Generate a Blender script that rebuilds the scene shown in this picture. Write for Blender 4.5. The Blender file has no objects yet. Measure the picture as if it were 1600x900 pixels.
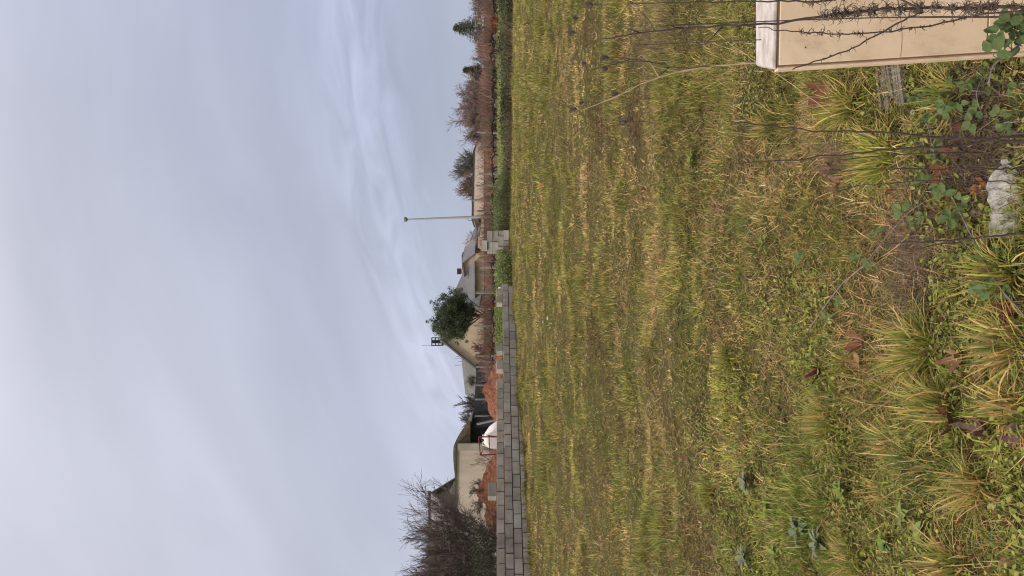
import bpy, math, random
import numpy as np
from mathutils import Vector, Matrix, Euler
R = math.radians
rng = np.random.default_rng(7)
random.seed(7)

# ------------------------------------------------------------------ camera
EYE = 1.5
F = 1200.0            # focal length in pixels of a 1600 px wide picture
scene = bpy.context.scene
cam_d = bpy.data.cameras.new("camera")
cam = bpy.data.objects.new("camera", cam_d)
scene.collection.objects.link(cam)
cam_d.sensor_width = 36.0
cam_d.lens = 36.0 * F / 1600.0
cam_d.shift_x = 25.0 / 1600.0
cam_d.clip_start = 0.05
cam_d.clip_end = 3000
# the phone was held on its side: picture right = down, picture up = +X
cam.matrix_world = Matrix(((0, 1, 0, 0), (0, 0, -1, 0), (-1, 0, 0, EYE), (0, 0, 0, 1)))
scene.camera = cam

# ------------------------------------------------------------------ world
SUN_EL, SUN_AZ = 42.0, 232.0       # azimuth clockwise from +Y
world = bpy.data.worlds.new("World"); scene.world = world
world.use_nodes = True
wt = world.node_tree; wn = wt.nodes; wl = wt.links
for n in list(wn): wn.remove(n)
def N(tree, typ, **kw):
    n = tree.nodes.new(typ)
    for k, v in kw.items(): setattr(n, k, v)
    return n
wout = N(wt, 'ShaderNodeOutputWorld'); wbg = N(wt, 'ShaderNodeBackground')
wbg.inputs['Strength'].default_value = 0.1
sky = N(wt, 'ShaderNodeTexSky', sky_type='NISHITA'); sky.sun_disc = False
sky.sun_elevation = R(SUN_EL); sky.sun_rotation = R(SUN_AZ)
tc = N(wt, 'ShaderNodeTexCoord'); sep = N(wt, 'ShaderNodeSeparateXYZ')
wl.new(tc.outputs['Generated'], sep.inputs[0])
def M(tree, op, a, b=None, c=None, clamp=False):
    n = tree.nodes.new('ShaderNodeMath'); n.operation = op; n.use_clamp = clamp
    for i, v in enumerate((a, b, c)):
        if v is None: continue
        if isinstance(v, (int, float)): n.inputs[i].default_value = v
        else: tree.links.new(v, n.inputs[i])
    return n.outputs[0]
dx, dy, dz = sep.outputs
W = lambda op, a, b=None, c=None, clamp=False: M(wt, op, a, b, c, clamp)
# streak coordinates: along / across the cirrus bands
al = W('ADD', W('MULTIPLY', dx, 0.92), W('MULTIPLY', dz, 0.40))
ac = W('ADD', W('MULTIPLY', dx, -0.40), W('MULTIPLY', dz, 0.92))
ac = W('ADD', ac, W('MULTIPLY', W('MULTIPLY', al, al), 0.55))
comb = N(wt, 'ShaderNodeCombineXYZ')
wl.new(W('MULTIPLY', al, 2.2), comb.inputs[0]); wl.new(W('MULTIPLY', ac, 8.0), comb.inputs[1]); wl.new(dy, comb.inputs[2])
n1 = N(wt, 'ShaderNodeTexNoise'); n1.inputs['Scale'].default_value = 1.1; n1.inputs['Detail'].default_value = 5; n1.inputs['Roughness'].default_value = 0.5
n1.inputs['Distortion'].default_value = 0.4
wl.new(comb.outputs[0], n1.inputs['Vector'])
n2 = N(wt, 'ShaderNodeTexNoise'); n2.inputs['Scale'].default_value = 2.0; n2.inputs['Detail'].default_value = 4; n2.inputs['Roughness'].default_value = 0.45
wl.new(tc.outputs['Generated'], n2.inputs['Vector'])
n3 = N(wt, 'ShaderNodeTexNoise'); n3.inputs['Scale'].default_value = 4.5; n3.inputs['Detail'].default_value = 6; n3.inputs['Distortion'].default_value = 0.8
wl.new(comb.outputs[0], n3.inputs['Vector'])
# bright band of cirrus
band = W('DIVIDE', W('SUBTRACT', ac, 0.105), 0.05)
band = W('POWER', 2.718, W('MULTIPLY', W('MULTIPLY', band, band), -1.0))
fine = W('MULTIPLY', W('SUBTRACT', n3.outputs['Fac'], 0.38), 2.6, None, True)
band = W('MULTIPLY', band, fine)
tone = W('ADD', W('MULTIPLY', W('SUBTRACT', n1.outputs['Fac'], 0.5), 0.46), W('MULTIPLY', W('SUBTRACT', n2.outputs['Fac'], 0.5), 0.50))
tone = W('ADD', tone, W('MULTIPLY', band, 0.36))
# unseen sky overhead, made brighter and warmer to light the field and cabinet
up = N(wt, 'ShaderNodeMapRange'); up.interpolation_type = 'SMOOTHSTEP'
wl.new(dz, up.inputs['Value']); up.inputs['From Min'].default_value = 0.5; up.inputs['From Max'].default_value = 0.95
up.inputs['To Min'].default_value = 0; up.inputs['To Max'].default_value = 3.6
leftb = N(wt, 'ShaderNodeMapRange'); leftb.interpolation_type = 'SMOOTHSTEP'
wl.new(W('SUBTRACT', W('MULTIPLY', dz, 1.0), W('MULTIPLY', dx, 0.6)), leftb.inputs['Value'])
leftb.inputs['From Min'].default_value = -0.15; leftb.inputs['From Max'].default_value = 0.65
leftb.inputs['To Min'].default_value = 0; leftb.inputs['To Max'].default_value = 1
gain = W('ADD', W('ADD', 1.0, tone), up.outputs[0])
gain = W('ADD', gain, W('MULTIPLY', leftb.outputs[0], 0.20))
# thin bright gap low over the roofs
gx = W('DIVIDE', W('ADD', dx, 0.17), 0.20); gy = W('DIVIDE', W('SUBTRACT', dz, 0.07), 0.07)
glow = W('POWER', 2.718, W('MULTIPLY', W('ADD', W('MULTIPLY', gx, gx), W('MULTIPLY', gy, gy)), -1.0))
gain = W('ADD', gain, W('MULTIPLY', glow, 0.17))
ccol = N(wt, 'ShaderNodeMix', data_type='RGBA')
wl.new(leftb.outputs[0], ccol.inputs['Factor'])
ccol.inputs['A'].default_value = (2.78, 3.05, 3.95, 1); ccol.inputs['B'].default_value = (3.25, 3.3, 3.82, 1)
vs = N(wt, 'ShaderNodeVectorMath', operation='SCALE')
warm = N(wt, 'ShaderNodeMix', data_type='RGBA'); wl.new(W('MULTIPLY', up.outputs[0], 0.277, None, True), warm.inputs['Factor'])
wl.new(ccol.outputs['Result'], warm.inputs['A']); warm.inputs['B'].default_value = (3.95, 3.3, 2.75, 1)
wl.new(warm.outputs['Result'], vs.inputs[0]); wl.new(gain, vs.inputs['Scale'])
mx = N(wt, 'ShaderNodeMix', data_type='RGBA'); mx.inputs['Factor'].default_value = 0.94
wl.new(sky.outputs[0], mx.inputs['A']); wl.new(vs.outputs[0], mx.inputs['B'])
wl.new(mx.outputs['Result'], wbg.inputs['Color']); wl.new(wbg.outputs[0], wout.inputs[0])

sun_d = bpy.data.lights.new("sun", 'SUN'); sun_d.energy = 1.5; sun_d.angle = R(12); sun_d.color = (1, 0.90, 0.78)
sun = bpy.data.objects.new("sun", sun_d); scene.collection.objects.link(sun)
sd = Vector((math.sin(R(SUN_AZ)) * math.cos(R(SUN_EL)), math.cos(R(SUN_AZ)) * math.cos(R(SUN_EL)), math.sin(R(SUN_EL))))
sun.rotation_euler = sd.to_track_quat('Z', 'Y').to_euler()
scene.view_settings.view_transform = 'Standard'; scene.view_settings.look = 'None'
scene.view_settings.exposure = 0.6; scene.view_settings.gamma = 1

# ------------------------------------------------------------------ helpers
COL = scene.collection
def P(px, py, Y):
    """a point seen at pixel (px, py) of the 1600x900 photograph and Y metres ahead"""
    return Vector(((450.0 - py) / F * Y, Y, EYE - (px - 775.0) / F * Y))

def tag(o, label=None, cat=None, group=None, kind=None):
    if label: o['label'] = label
    if cat: o['category'] = cat
    if group: o['group'] = group
    if kind: o['kind'] = kind
    return o
def empty(name, loc, label, cat, group=None, rot=(0, 0, 0)):
    o = bpy.data.objects.new(name, None); COL.objects.link(o)
    o.location = loc; o.rotation_euler = rot; o.empty_display_size = 0.1
    return tag(o, label, cat, group)
def copy_tree(o, parent=None):
    c = o.copy(); COL.objects.link(c)
    if parent is not None: c.parent = parent
    for ch in list(o.children): copy_tree(ch, c)
    return c

class MB:
    def __init__(s): s.v = []; s.f = []; s.m = []; s.c = []; s.cur = (1, 1, 1); s.mi = 0
    def add(s, vs, fs):
        b = len(s.v); s.v.extend([tuple(v) for v in vs]); s.c.extend([s.cur] * len(vs))
        for f in fs: s.f.append(tuple(b + i for i in f)); s.m.append(s.mi)
    def box(s, c, size, rot=None, taper=0.0):
        x, y, z = [q / 2 for q in size]; t = 1 - taper
        vs = [Vector(p) for p in ((-x, -y, -z), (x, -y, -z), (x, y, -z), (-x, y, -z), (-x * t, -y * t, z), (x * t, -y * t, z), (x * t, y * t, z), (-x * t, y * t, z))]
        if rot is not None: vs = [rot @ v for v in vs]
        c = Vector(c); s.add([v + c for v in vs], HEX)
    def hexa(s, vs): s.add(vs, HEX)
    def tube(s, pts, radii, n=5, cap=True):
        pts = [Vector(p) for p in pts]
        if isinstance(radii, (int, float)): radii = [radii] * len(pts)
        rings = []; ref = None
        for i, p in enumerate(pts):
            d = (pts[min(i + 1, len(pts) - 1)] - pts[max(i - 1, 0)])
            if d.length < 1e-9: d = Vector((0, 0, 1))
            d.normalize()
            if ref is None:
                ref = Vector((1, 0, 0)) if abs(d.x) < 0.8 else Vector((0, 1, 0))
            u = (ref - d * ref.dot(d)).normalized(); w = d.cross(u); ref = u
            rings.append([p + (u * math.cos(2 * math.pi * k / n) + w * math.sin(2 * math.pi * k / n)) * radii[i] for k in range(n)])
        vs = [v for r in rings for v in r]; fs = []
        for i in range(len(pts) - 1):
            for k in range(n):
                fs.append((i * n + k, i * n + (k + 1) % n, (i + 1) * n + (k + 1) % n, (i + 1) * n + k))
        if cap:
            fs.append(tuple(range(n))[::-1]); fs.append(tuple((len(pts) - 1) * n + k for k in range(n)))
        s.add(vs, fs)
    def build(s, name, mats, parent=None, smooth=False, bevel=0):
        me = bpy.data.meshes.new(name)
        me.from_pydata(s.v, [], s.f); me.update()
        if not isinstance(mats, (list, tuple)): mats = [mats]
        for m in mats: me.materials.append(m)
        if len(mats) > 1: me.polygons.foreach_set('material_index', s.m)
        a = me.color_attributes.new('Col', 'FLOAT_COLOR', 'POINT')
        a.data.foreach_set('color', np.array([(c[0], c[1], c[2], 1) for c in s.c], dtype=np.float32).ravel())
        if smooth: me.polygons.foreach_set('use_smooth', [True] * len(me.polygons))
        o = bpy.data.objects.new(name, me); COL.objects.link(o)
        if parent is not None: o.parent = parent
        if bevel:
            b = o.modifiers.new('bevel', 'BEVEL'); b.width = bevel; b.segments = 2; b.limit_method = 'ANGLE'
        return o
HEX = [(0, 3, 2, 1), (4, 5, 6, 7), (0, 1, 5, 4), (1, 2, 6, 5), (2, 3, 7, 6), (3, 0, 4, 7)]

def np_mesh(name, V, Fq, C, mat, parent=None, smooth=False):
    """V (n,3), Fq (m,k) faces, C (n,3) colours"""
    me = bpy.data.meshes.new(name)
    k = Fq.shape[1]; m = len(Fq)
    me.vertices.add(len(V)); me.vertices.foreach_set('co', V.astype(np.float32).ravel())
    me.loops.add(m * k); me.loops.foreach_set('vertex_index', Fq.astype(np.int32).ravel())
    me.polygons.add(m); me.polygons.foreach_set('loop_start', np.arange(0, m * k, k, dtype=np.int32))
    me.polygons.foreach_set('loop_total', np.full(m, k, dtype=np.int32))
    me.update(calc_edges=True)
    a = me.color_attributes.new('Col', 'FLOAT_COLOR', 'POINT')
    cc = np.ones((len(V), 4), dtype=np.float32); cc[:, :3] = C
    a.data.foreach_set('color', cc.ravel())
    me.materials.append(mat)
    if smooth: me.polygons.foreach_set('use_smooth', np.ones(m, dtype=bool))
    o = bpy.data.objects.new(name, me); COL.objects.link(o)
    if parent is not None: o.parent = parent
    return o

_LAT = np.random.default_rng(11).random((8, 256, 256))
def vnoise(x, y, scale, k=0):
    x = np.asarray(x, dtype=float) / scale + 37.3 * (k + 1); y = np.asarray(y, dtype=float) / scale + 91.7 * (k + 1)
    xi = np.floor(x).astype(int); yi = np.floor(y).astype(int)
    fx = x - xi; fy = y - yi; fx = fx * fx * (3 - 2 * fx); fy = fy * fy * (3 - 2 * fy)
    L = _LAT[k % 8]
    a = L[xi % 256, yi % 256]; b = L[(xi + 1) % 256, yi % 256]; c = L[xi % 256, (yi + 1) % 256]; d = L[(xi + 1) % 256, (yi + 1) % 256]
    return (a * (1 - fx) + b * fx) * (1 - fy) + (c * (1 - fx) + d * fx) * fy
def fbm(x, y, scale, k=0, o=4):
    s = 0; w = 1; t = 0
    for i in range(o): s = s + w * vnoise(x, y, scale / 2 ** i, k + i); t += w; w *= 0.55
    return s / t

GY = np.array([-40, 0, 1.5, 2.5, 10, 17, 25, 28.6, 30.5, 34, 60, 100, 200, 900.0])
GZ = np.array([-0.1, 0, 0, 0.03, 0.37, 0.72, 0.90, 0.97, 1.0, 1.2, 1.36, 1.40, 1.42, 1.3])
def sst(x, a, b):
    t = np.clip((np.asarray(x, dtype=float) - a) / (b - a), 0, 1); return t * t * (3 - 2 * t)
def gz(x, y):
    x = np.asarray(x, dtype=float); y = np.asarray(y, dtype=float)
    z = np.interp(y, GY, GZ)
    z = z - 0.13 * sst(x, 1, 5) * sst(y, 18, 26) * (1 - sst(y, 30, 33))
    # ground behind the block wall is level
    amp = 1 - sst(y, 30, 70) * 0.6
    z = z + amp * (0.11 * (vnoise(x, y, 0.9, 1) - 0.5) + 0.075 * (vnoise(x, y, 0.33, 2) - 0.5) + 0.12 * (vnoise(x, y, 3.5, 3) - 0.5) * sst(y, 3, 8) * (1 - sst(y, 14, 17)))
    return z
def g(x, y): return float(gz(x, y))
def on_ground(px, py, lift=0.0):
    """where the sight line through a pixel meets the ground"""
    lo, hi = 1.2, 70.0
    for i in range(600):
        Y = 1.2 * (hi / 1.2) ** (i / 599.0)
        p = P(px, py, Y)
        if p.z <= g(p.x, p.y) + lift: return Vector((p.x, p.y, g(p.x, p.y) + lift))
    return P(px, py, hi)

# ------------------------------------------------------------------ materials
def bs(m): return m.node_tree.nodes['Principled BSDF']
def mat(name, col, rough=0.8, var=0.25, scale=8.0, bump=0.0, bscale=None, attr=False, col2=None, spec=0.3, trans=0.0, detail=6, stretch=None, coord='Object'):
    m = bpy.data.materials.new(name); m.use_nodes = True; t = m.node_tree; b = bs(m)
    b.inputs['Roughness'].default_value = rough; b.inputs['Specular IOR Level'].default_value = spec
    tcn = N(t, 'ShaderNodeTexCoord'); vec = tcn.outputs[coord]
    if stretch:
        mp = N(t, 'ShaderNodeMapping'); mp.inputs['Scale'].default_value = stretch; t.links.new(vec, mp.inputs[0]); vec = mp.outputs[0]
    nz = N(t, 'ShaderNodeTexNoise'); nz.inputs['Scale'].default_value = scale; nz.inputs['Detail'].default_value = detail; nz.inputs['Roughness'].default_value = 0.6
    t.links.new(vec, nz.inputs['Vector'])
    rm = N(t, 'ShaderNodeMapRange'); rm.inputs['From Min'].default_value = 0.3; rm.inputs['From Max'].default_value = 0.7
    t.links.new(nz.outputs['Fac'], rm.inputs['Value'])
    mix = N(t, 'ShaderNodeMix', data_type='RGBA'); t.links.new(rm.outputs[0], mix.inputs['Factor'])
    c2 = col2 if col2 else tuple(c * (1 + var) for c in col)
    c1 = col if col2 else tuple(c * (1 - var) for c in col)
    mix.inputs['A'].default_value = (*c1, 1); mix.inputs['B'].default_value = (*c2, 1)
    out = mix.outputs['Result']
    if attr:
        at = N(t, 'ShaderNodeAttribute'); at.attribute_name = 'Col'
        mm = N(t, 'ShaderNodeMix', data_type='RGBA', blend_type='MULTIPLY'); mm.inputs['Factor'].default_value = 1
        t.links.new(out, mm.inputs['A']); t.links.new(at.outputs['Color'], mm.inputs['B']); out = mm.outputs['Result']
    t.links.new(out, b.inputs['Base Color'])
    if bump:
        nb = N(t, 'ShaderNodeTexNoise'); nb.inputs['Scale'].default_value = bscale or scale * 4; nb.inputs['Detail'].default_value = 8
        t.links.new(vec, nb.inputs['Vector'])
        bp = N(t, 'ShaderNodeBump'); bp.inputs['Strength'].default_value = bump; bp.inputs['Distance'].default_value = 0.02
        t.links.new(nb.outputs['Fac'], bp.inputs['Height']); t.links.new(bp.outputs[0], b.inputs['Normal'])
    if trans:
        tr = N(t, 'ShaderNodeBsdfTranslucent'); t.links.new(out, tr.inputs['Color'])
        ms = N(t, 'ShaderNodeMixShader'); ms.inputs[0].default_value = trans
        t.links.new(b.outputs[0], ms.inputs[1]); t.links.new(tr.outputs[0], ms.inputs[2])
        t.links.new(ms.outputs[0], t.nodes['Material Output'].inputs[0])
    return m

m_blade = mat('grass_blade', (1, 1, 1), 0.6, 0.08, 3, attr=True, spec=0.2, trans=0.3, coord='Object', detail=1)
m_leafv = mat('leaf_foliage', (1, 1, 1), 0.75, 0.12, 3, attr=True, trans=0.25, detail=1, spec=0.12)
m_twig = mat('dry_twig', (1, 1, 1), 0.85, 0.2, 20, attr=True, detail=2)
m_block = mat('cement_block', (0.27, 0.24, 0.20), 0.9, 0.22, 2.6, 0.7, 45, attr=True, col2=(0.43, 0.425, 0.385))
m_mortar = mat('mortar', (0.075, 0.055, 0.042), 0.95, 0.3, 6, 0.5)
m_cream = mat('cream_plastic', (0.66, 0.50, 0.33), 0.45, 0.07, 7, 0.06, 30, col2=(0.82, 0.655, 0.47))
m_groove = mat('panel_groove', (0.20, 0.12, 0.07), 0.8, 0.2, 10)
m_lid = mat('weathered_lid', (0.30, 0.27, 0.24), 0.6, 0.12, 16, 0.2, 60, col2=(0.58, 0.55, 0.53))
m_stem = mat('dark_dry_stem', (0.075, 0.055, 0.05), 0.8, 0.35, 30, 0.2)
m_curl = mat('curled_dead_leaf', (0.125, 0.095, 0.075), 0.85, 0.4, 25)
m_straw = mat('straw_stalk', (0.44, 0.34, 0.22), 0.7, 0.25, 20)
m_cane = mat('bramble_cane', (0.17, 0.14, 0.155), 0.6, 0.3, 20)
m_bleaf = mat('bramble_leaf', (0.085, 0.125, 0.045), 0.6, spec=0.15, var=0.35, scale=14, bump=0.4, bscale=60, trans=0.15)
m_plank = mat('weathered_timber', (0.155, 0.14, 0.11), 0.85, 0.45, 9, 0.8, 16, stretch=(9, 1, 9))
m_plastic = mat('crumpled_plastic', (0.27, 0.265, 0.245), 0.38, 0.5, 30, 0.9, 60, spec=0.45)
m_white = mat('white_paint', (0.72, 0.72, 0.70), 0.5, 0.06, 6)
m_bag = mat('woven_white_sack', (0.74, 0.70, 0.67), 0.7, 0.06, 8, 0.2)
m_strap = mat('dark_strap', (0.05, 0.05, 0.06), 0.7, 0.1, 6)
m_red = mat('red_metal', (0.20, 0.035, 0.035), 0.5, 0.2, 9)
m_soil = mat('red_clay_soil', (0.16, 0.068, 0.038), 0.95, 0.5, 9, 1.0, 26)
m_concrete = mat('stained_render', (0.36, 0.295, 0.235), 0.9, 0.16, 0.9, 0.2, 20, stretch=(1.6, 1.6, 0.3), col2=(0.53, 0.44, 0.365))
m_beige = mat('beige_render', (0.45, 0.355, 0.255), 0.9, 0.14, 1.5, 0.1, 20)
m_cream_ch = mat('chimney_render', (0.62, 0.42, 0.235), 0.9, 0.1, 2)
m_dark = mat('dark_shade_net', (0.036, 0.038, 0.042), 0.9, 0.3, 2.5)
m_black = mat('black_iron', (0.03, 0.03, 0.035), 0.5, 0.1, 4)
m_post = mat('grey_concrete_post', (0.22, 0.21, 0.20), 0.9, 0.2, 5)
m_galv = mat('galvanised_pole', (0.33, 0.345, 0.37), 0.5, 0.1, 5)
m_bark = mat('bark', (0.10, 0.08, 0.065), 0.9, 0.3, 12, 0.5)
m_blackbark = mat('old_vine_bark', (0.035, 0.027, 0.025), 0.9, 0.35, 12, 0.5)
m_brownwall = mat('brown_gable', (0.13, 0.095, 0.08), 0.9, 0.2, 5)
m_trim = mat('dark_trim', (0.06, 0.06, 0.06), 0.7, 0.1, 5)
m_pale = mat('pale_litter', (0.48, 0.44, 0.38), 0.6, 0.1, 15)
m_stone = mat('pebble', (0.36, 0.31, 0.27), 0.85, 0.25, 12, 0.4)

t = m_block.node_tree; b = bs(m_block); src = b.inputs['Base Color'].links[0].from_socket
oi = N(t, 'ShaderNodeObjectInfo'); rm = N(t, 'ShaderNodeMapRange'); rm.inputs['To Min'].default_value = 0.78; rm.inputs['To Max'].default_value = 1.12; t.links.new(oi.outputs['Random'], rm.inputs['Value'])
vm = N(t, 'ShaderNodeVectorMath', operation='SCALE'); t.links.new(src, vm.inputs[0]); t.links.new(rm.outputs[0], vm.inputs['Scale']); t.links.new(vm.outputs[0], b.inputs['Base Color'])
def roof_mat(name, col, k=6.0):
    m = mat(name, col, 0.85, 0.18, 1.2, 0.0)
    t = m.node_tree; wv = N(t, 'ShaderNodeTexWave'); wv.inputs['Scale'].default_value = k; wv.inputs['Distortion'].default_value = 0.4; wv.inputs['Detail'].default_value = 1
    tcn = N(t, 'ShaderNodeTexCoord'); t.links.new(tcn.outputs['Object'], wv.inputs['Vector'])
    bp = N(t, 'ShaderNodeBump'); bp.inputs['Distance'].default_value = 0.05; bp.inputs['Strength'].default_value = 0.7
    t.links.new(wv.outputs['Fac'], bp.inputs['Height']); t.links.new(bp.outputs[0], bs(m).inputs['Normal'])
    return m
m_roofg = roof_mat('fibre_cement_roof', (0.145, 0.155, 0.145))
m_roofd = roof_mat('dark_slate_roof', (0.14, 0.145, 0.155))
m_roofb = roof_mat('bluish_sheet_roof', (0.24, 0.245, 0.27))
m_roofl = roof_mat('light_corrugated_roof', (0.25, 0.25, 0.255))

def brick_mat(name, c1, c2, mort, s=1.0):
    m = mat(name, c1, 0.9, 0.1, 3); t = m.node_tree; b = bs(m)
    br = N(t, 'ShaderNodeTexBrick'); br.inputs['Scale'].default_value = s
    br.inputs['Color1'].default_value = (*c1, 1); br.inputs['Color2'].default_value = (*c2, 1); br.inputs['Mortar'].default_value = (*mort, 1)
    br.inputs['Brick Width'].default_value = 0.5; br.inputs['Row Height'].default_value = 0.22; br.inputs['Mortar Size'].default_value = 0.02
    tcn = N(t, 'ShaderNodeTexCoord'); sp = N(t, 'ShaderNodeSeparateXYZ'); cb = N(t, 'ShaderNodeCombineXYZ')
    t.links.new(tcn.outputs['Object'], sp.inputs[0]); t.links.new(sp.outputs[0], cb.inputs[0]); t.links.new(sp.outputs[2], cb.inputs[1])
    t.links.new(cb.outputs[0], br.inputs['Vector'])
    nz = N(t, 'ShaderNodeTexNoise'); nz.inputs['Scale'].default_value = 0.8; nz.inputs['Detail'].default_value = 5; t.links.new(tcn.outputs['Object'], nz.inputs['Vector'])
    rm = N(t, 'ShaderNodeMapRange'); rm.inputs['From Min'].default_value = 0.45; rm.inputs['From Max'].default_value = 0.6; t.links.new(nz.outputs['Fac'], rm.inputs['Value'])
    mixn = N(t, 'ShaderNodeMix', data_type='RGBA'); t.links.new(rm.outputs[0], mixn.inputs['Factor'])
    t.links.new(br.outputs['Color'], mixn.inputs['A']); mixn.inputs['B'].default_value = (*[0.5 * (a + q) for a, q in zip(c2, mort)], 1)
    t.links.new(mixn.outputs['Result'], b.inputs['Base Color'])
    return m
m_brick = brick_mat('old_red_brick', (0.17, 0.095, 0.075), (0.22, 0.13, 0.10), (0.24, 0.18, 0.15))
m_pink = brick_mat('whitewashed_brick', (0.60, 0.50, 0.44), (0.46, 0.31, 0.25), (0.68, 0.60, 0.54))

t = m_cream.node_tree; b = bs(m_cream); src = b.inputs['Base Color'].links[0].from_socket
tcn = N(t, 'ShaderNodeTexCoord'); mp = N(t, 'ShaderNodeMapping'); mp.inputs['Scale'].default_value = (9, 9, 3.2); t.links.new(tcn.outputs['Object'], mp.inputs[0])
nz = N(t, 'ShaderNodeTexNoise'); nz.inputs['Scale'].default_value = 1.6; nz.inputs['Detail'].default_value = 9; nz.inputs['Roughness'].default_value = 0.75; t.links.new(mp.outputs[0], nz.inputs['Vector'])
rm = N(t, 'ShaderNodeMapRange'); rm.inputs['From Min'].default_value = 0.52; rm.inputs['From Max'].default_value = 0.78; rm.inputs['To Max'].default_value = 0.7; t.links.new(nz.outputs['Fac'], rm.inputs['Value'])
mxx = N(t, 'ShaderNodeMix', data_type='RGBA'); t.links.new(rm.outputs[0], mxx.inputs['Factor']); t.links.new(src, mxx.inputs['A']); mxx.inputs['B'].default_value = (0.33, 0.25, 0.17, 1)
t.links.new(mxx.outputs['Result'], b.inputs['Base Color'])

# ground
m_ground = bpy.data.materials.new('field_soil'); m_ground.use_nodes = True
t = m_ground.node_tree; b = bs(m_ground); b.inputs['Roughness'].default_value = 0.95; b.inputs['Specular IOR Level'].default_value = 0.1
tcn = N(t, 'ShaderNodeTexCoord')
na = N(t, 'ShaderNodeTexNoise'); na.inputs['Scale'].default_value = 0.9; na.inputs['Detail'].default_value = 8; na.inputs['Roughness'].default_value = 0.65
nb = N(t, 'ShaderNodeTexNoise'); nb.inputs['Scale'].default_value = 22; nb.inputs['Detail'].default_value = 8; nb.inputs['Roughness'].default_value = 0.7
for n in (na, nb): t.links.new(tcn.outputs['Object'], n.inputs['Vector'])
cr = N(t, 'ShaderNodeValToRGB'); e = cr.color_ramp.elements
e[0].position = 0.36; e[0].color = (0.085, 0.065, 0.034, 1); e[1].position = 0.62; e[1].color = (0.085, 0.10, 0.026, 1)
e2 = cr.color_ramp.elements.new(0.5); e2.color = (0.11, 0.105, 0.038, 1)
t.links.new(na.outputs['Fac'], cr.inputs[0])
cr2 = N(t, 'ShaderNodeValToRGB'); e = cr2.color_ramp.elements
e[0].position = 0.35; e[0].color = (0.18, 0.17, 0.16, 1); e[1].position = 0.68; e[1].color = (1.25, 1.15, 1.0, 1)
t.links.new(nb.outputs['Fac'], cr2.inputs[0])
mm = N(t, 'ShaderNodeMix', data_type='RGBA', blend_type='MULTIPLY'); mm.inputs['Factor'].default_value = 1
t.links.new(cr.outputs[0], mm.inputs['A']); t.links.new(cr2.outputs[0], mm.inputs['B'])
# far meadow behind the field is greener
sp = N(t, 'ShaderNodeSeparateXYZ'); t.links.new(tcn.outputs['Object'], sp.inputs[0])
fr = N(t, 'ShaderNodeMapRange'); fr.inputs['From Min'].default_value = 31; fr.inputs['From Max'].default_value = 35; t.links.new(sp.outputs[1], fr.inputs['Value'])
mg = N(t, 'ShaderNodeMix', data_type='RGBA'); t.links.new(fr.outputs[0], mg.inputs['Factor']); t.links.new(mm.outputs['Result'], mg.inputs['A'])
mg.inputs['B'].default_value = (0.12, 0.15, 0.05, 1)
t.links.new(mg.outputs['Result'], b.inputs['Base Color'])
bp = N(t, 'ShaderNodeBump'); bp.inputs['Strength'].default_value = 0.8; bp.inputs['Distance'].default_value = 0.03
t.links.new(nb.outputs['Fac'], bp.inputs['Height']); t.links.new(bp.outputs[0], b.inputs['Normal'])

# ------------------------------------------------------------------ ground sheet
ys = np.concatenate([np.linspace(-40, 0, 10)[:-1], np.arange(0, 8, 0.06), np.arange(8, 20, 0.14), np.arange(20, 36, 0.25), np.arange(36, 70, 1.0), np.geomspace(70, 900, 24)])
xs = np.concatenate([-np.geomspace(900, 14, 22), np.arange(-13.5, -4, 0.3), np.arange(-4, 4, 0.07), np.arange(4, 14, 0.25), np.geomspace(14, 900, 22)])
XX, YY = np.meshgrid(xs, ys); ZZ = gz(XX, YY)
nx, ny = len(xs), len(ys)
idx = np.arange(nx * ny).reshape(ny, nx)
Q = np.stack([idx[:-1, :-1], idx[:-1, 1:], idx[1:, 1:], idx[1:, :-1]], -1).reshape(-1, 4)
o = np_mesh('ground', np.stack([XX, YY, ZZ], -1).reshape(-1, 3), Q, np.ones((nx * ny, 3)), m_ground, smooth=True)
tag(o, kind='structure')

# ------------------------------------------------------------------ blades
def blades(x, y, z, az, L, w, lean, curl, col, nseg):
    """curved strips; arrays of the same length n; col (n,3)"""
    n = len(x); k = nseg + 1
    t = np.linspace(0, 1, k)[None, :]
    ang = lean[:, None] + curl[:, None] * t            # angle from vertical along the blade
    seg = L[:, None] / nseg
    ds_h = np.sin(ang) * seg; ds_v = np.cos(ang) * seg
    h = np.concatenate([np.zeros((n, 1)), np.cumsum(ds_h[:, :-1], 1)], 1)
    v = np.concatenate([np.zeros((n, 1)), np.cumsum(ds_v[:, :-1], 1)], 1)
    v = np.maximum(v, -0.01)
    ca, sa = np.cos(az)[:, None], np.sin(az)[:, None]
    tw = az + math.pi / 2 + (rng.random(n) - 0.5) * 1.4
    cw, sw = np.cos(tw)[:, None], np.sin(tw)[:, None]
    ww = w[:, None] * 0.5 * (1 - t ** 1.8 * 0.93)
    cx = x[:, None] + h * ca; cy = y[:, None] + h * sa; cz = z[:, None] + v
    A = np.stack([cx - ww * cw, cy - ww * sw, cz], -1); B = np.stack([cx + ww * cw, cy + ww * sw, cz], -1)
    V = np.stack([A, B], 2).reshape(n, k * 2, 3)
    base = (np.arange(n) * k * 2)[:, None, None]
    s = np.arange(nseg)[None, :, None] * 2
    Fq = (base + s + np.array([0, 1, 3, 2])[None, None, :]).reshape(-1, 4)
    C = np.repeat(col, k * 2, 0)
    return V.reshape(-1, 3), Fq, C
def join(parts):
    Vs, Fs, Cs = [], [], []; b = 0
    for V, Fq, C in parts: Vs.append(V); Fs.append(Fq + b); Cs.append(C); b += len(V)
    return np.concatenate(Vs), np.concatenate(Fs), np.concatenate(Cs)

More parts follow.
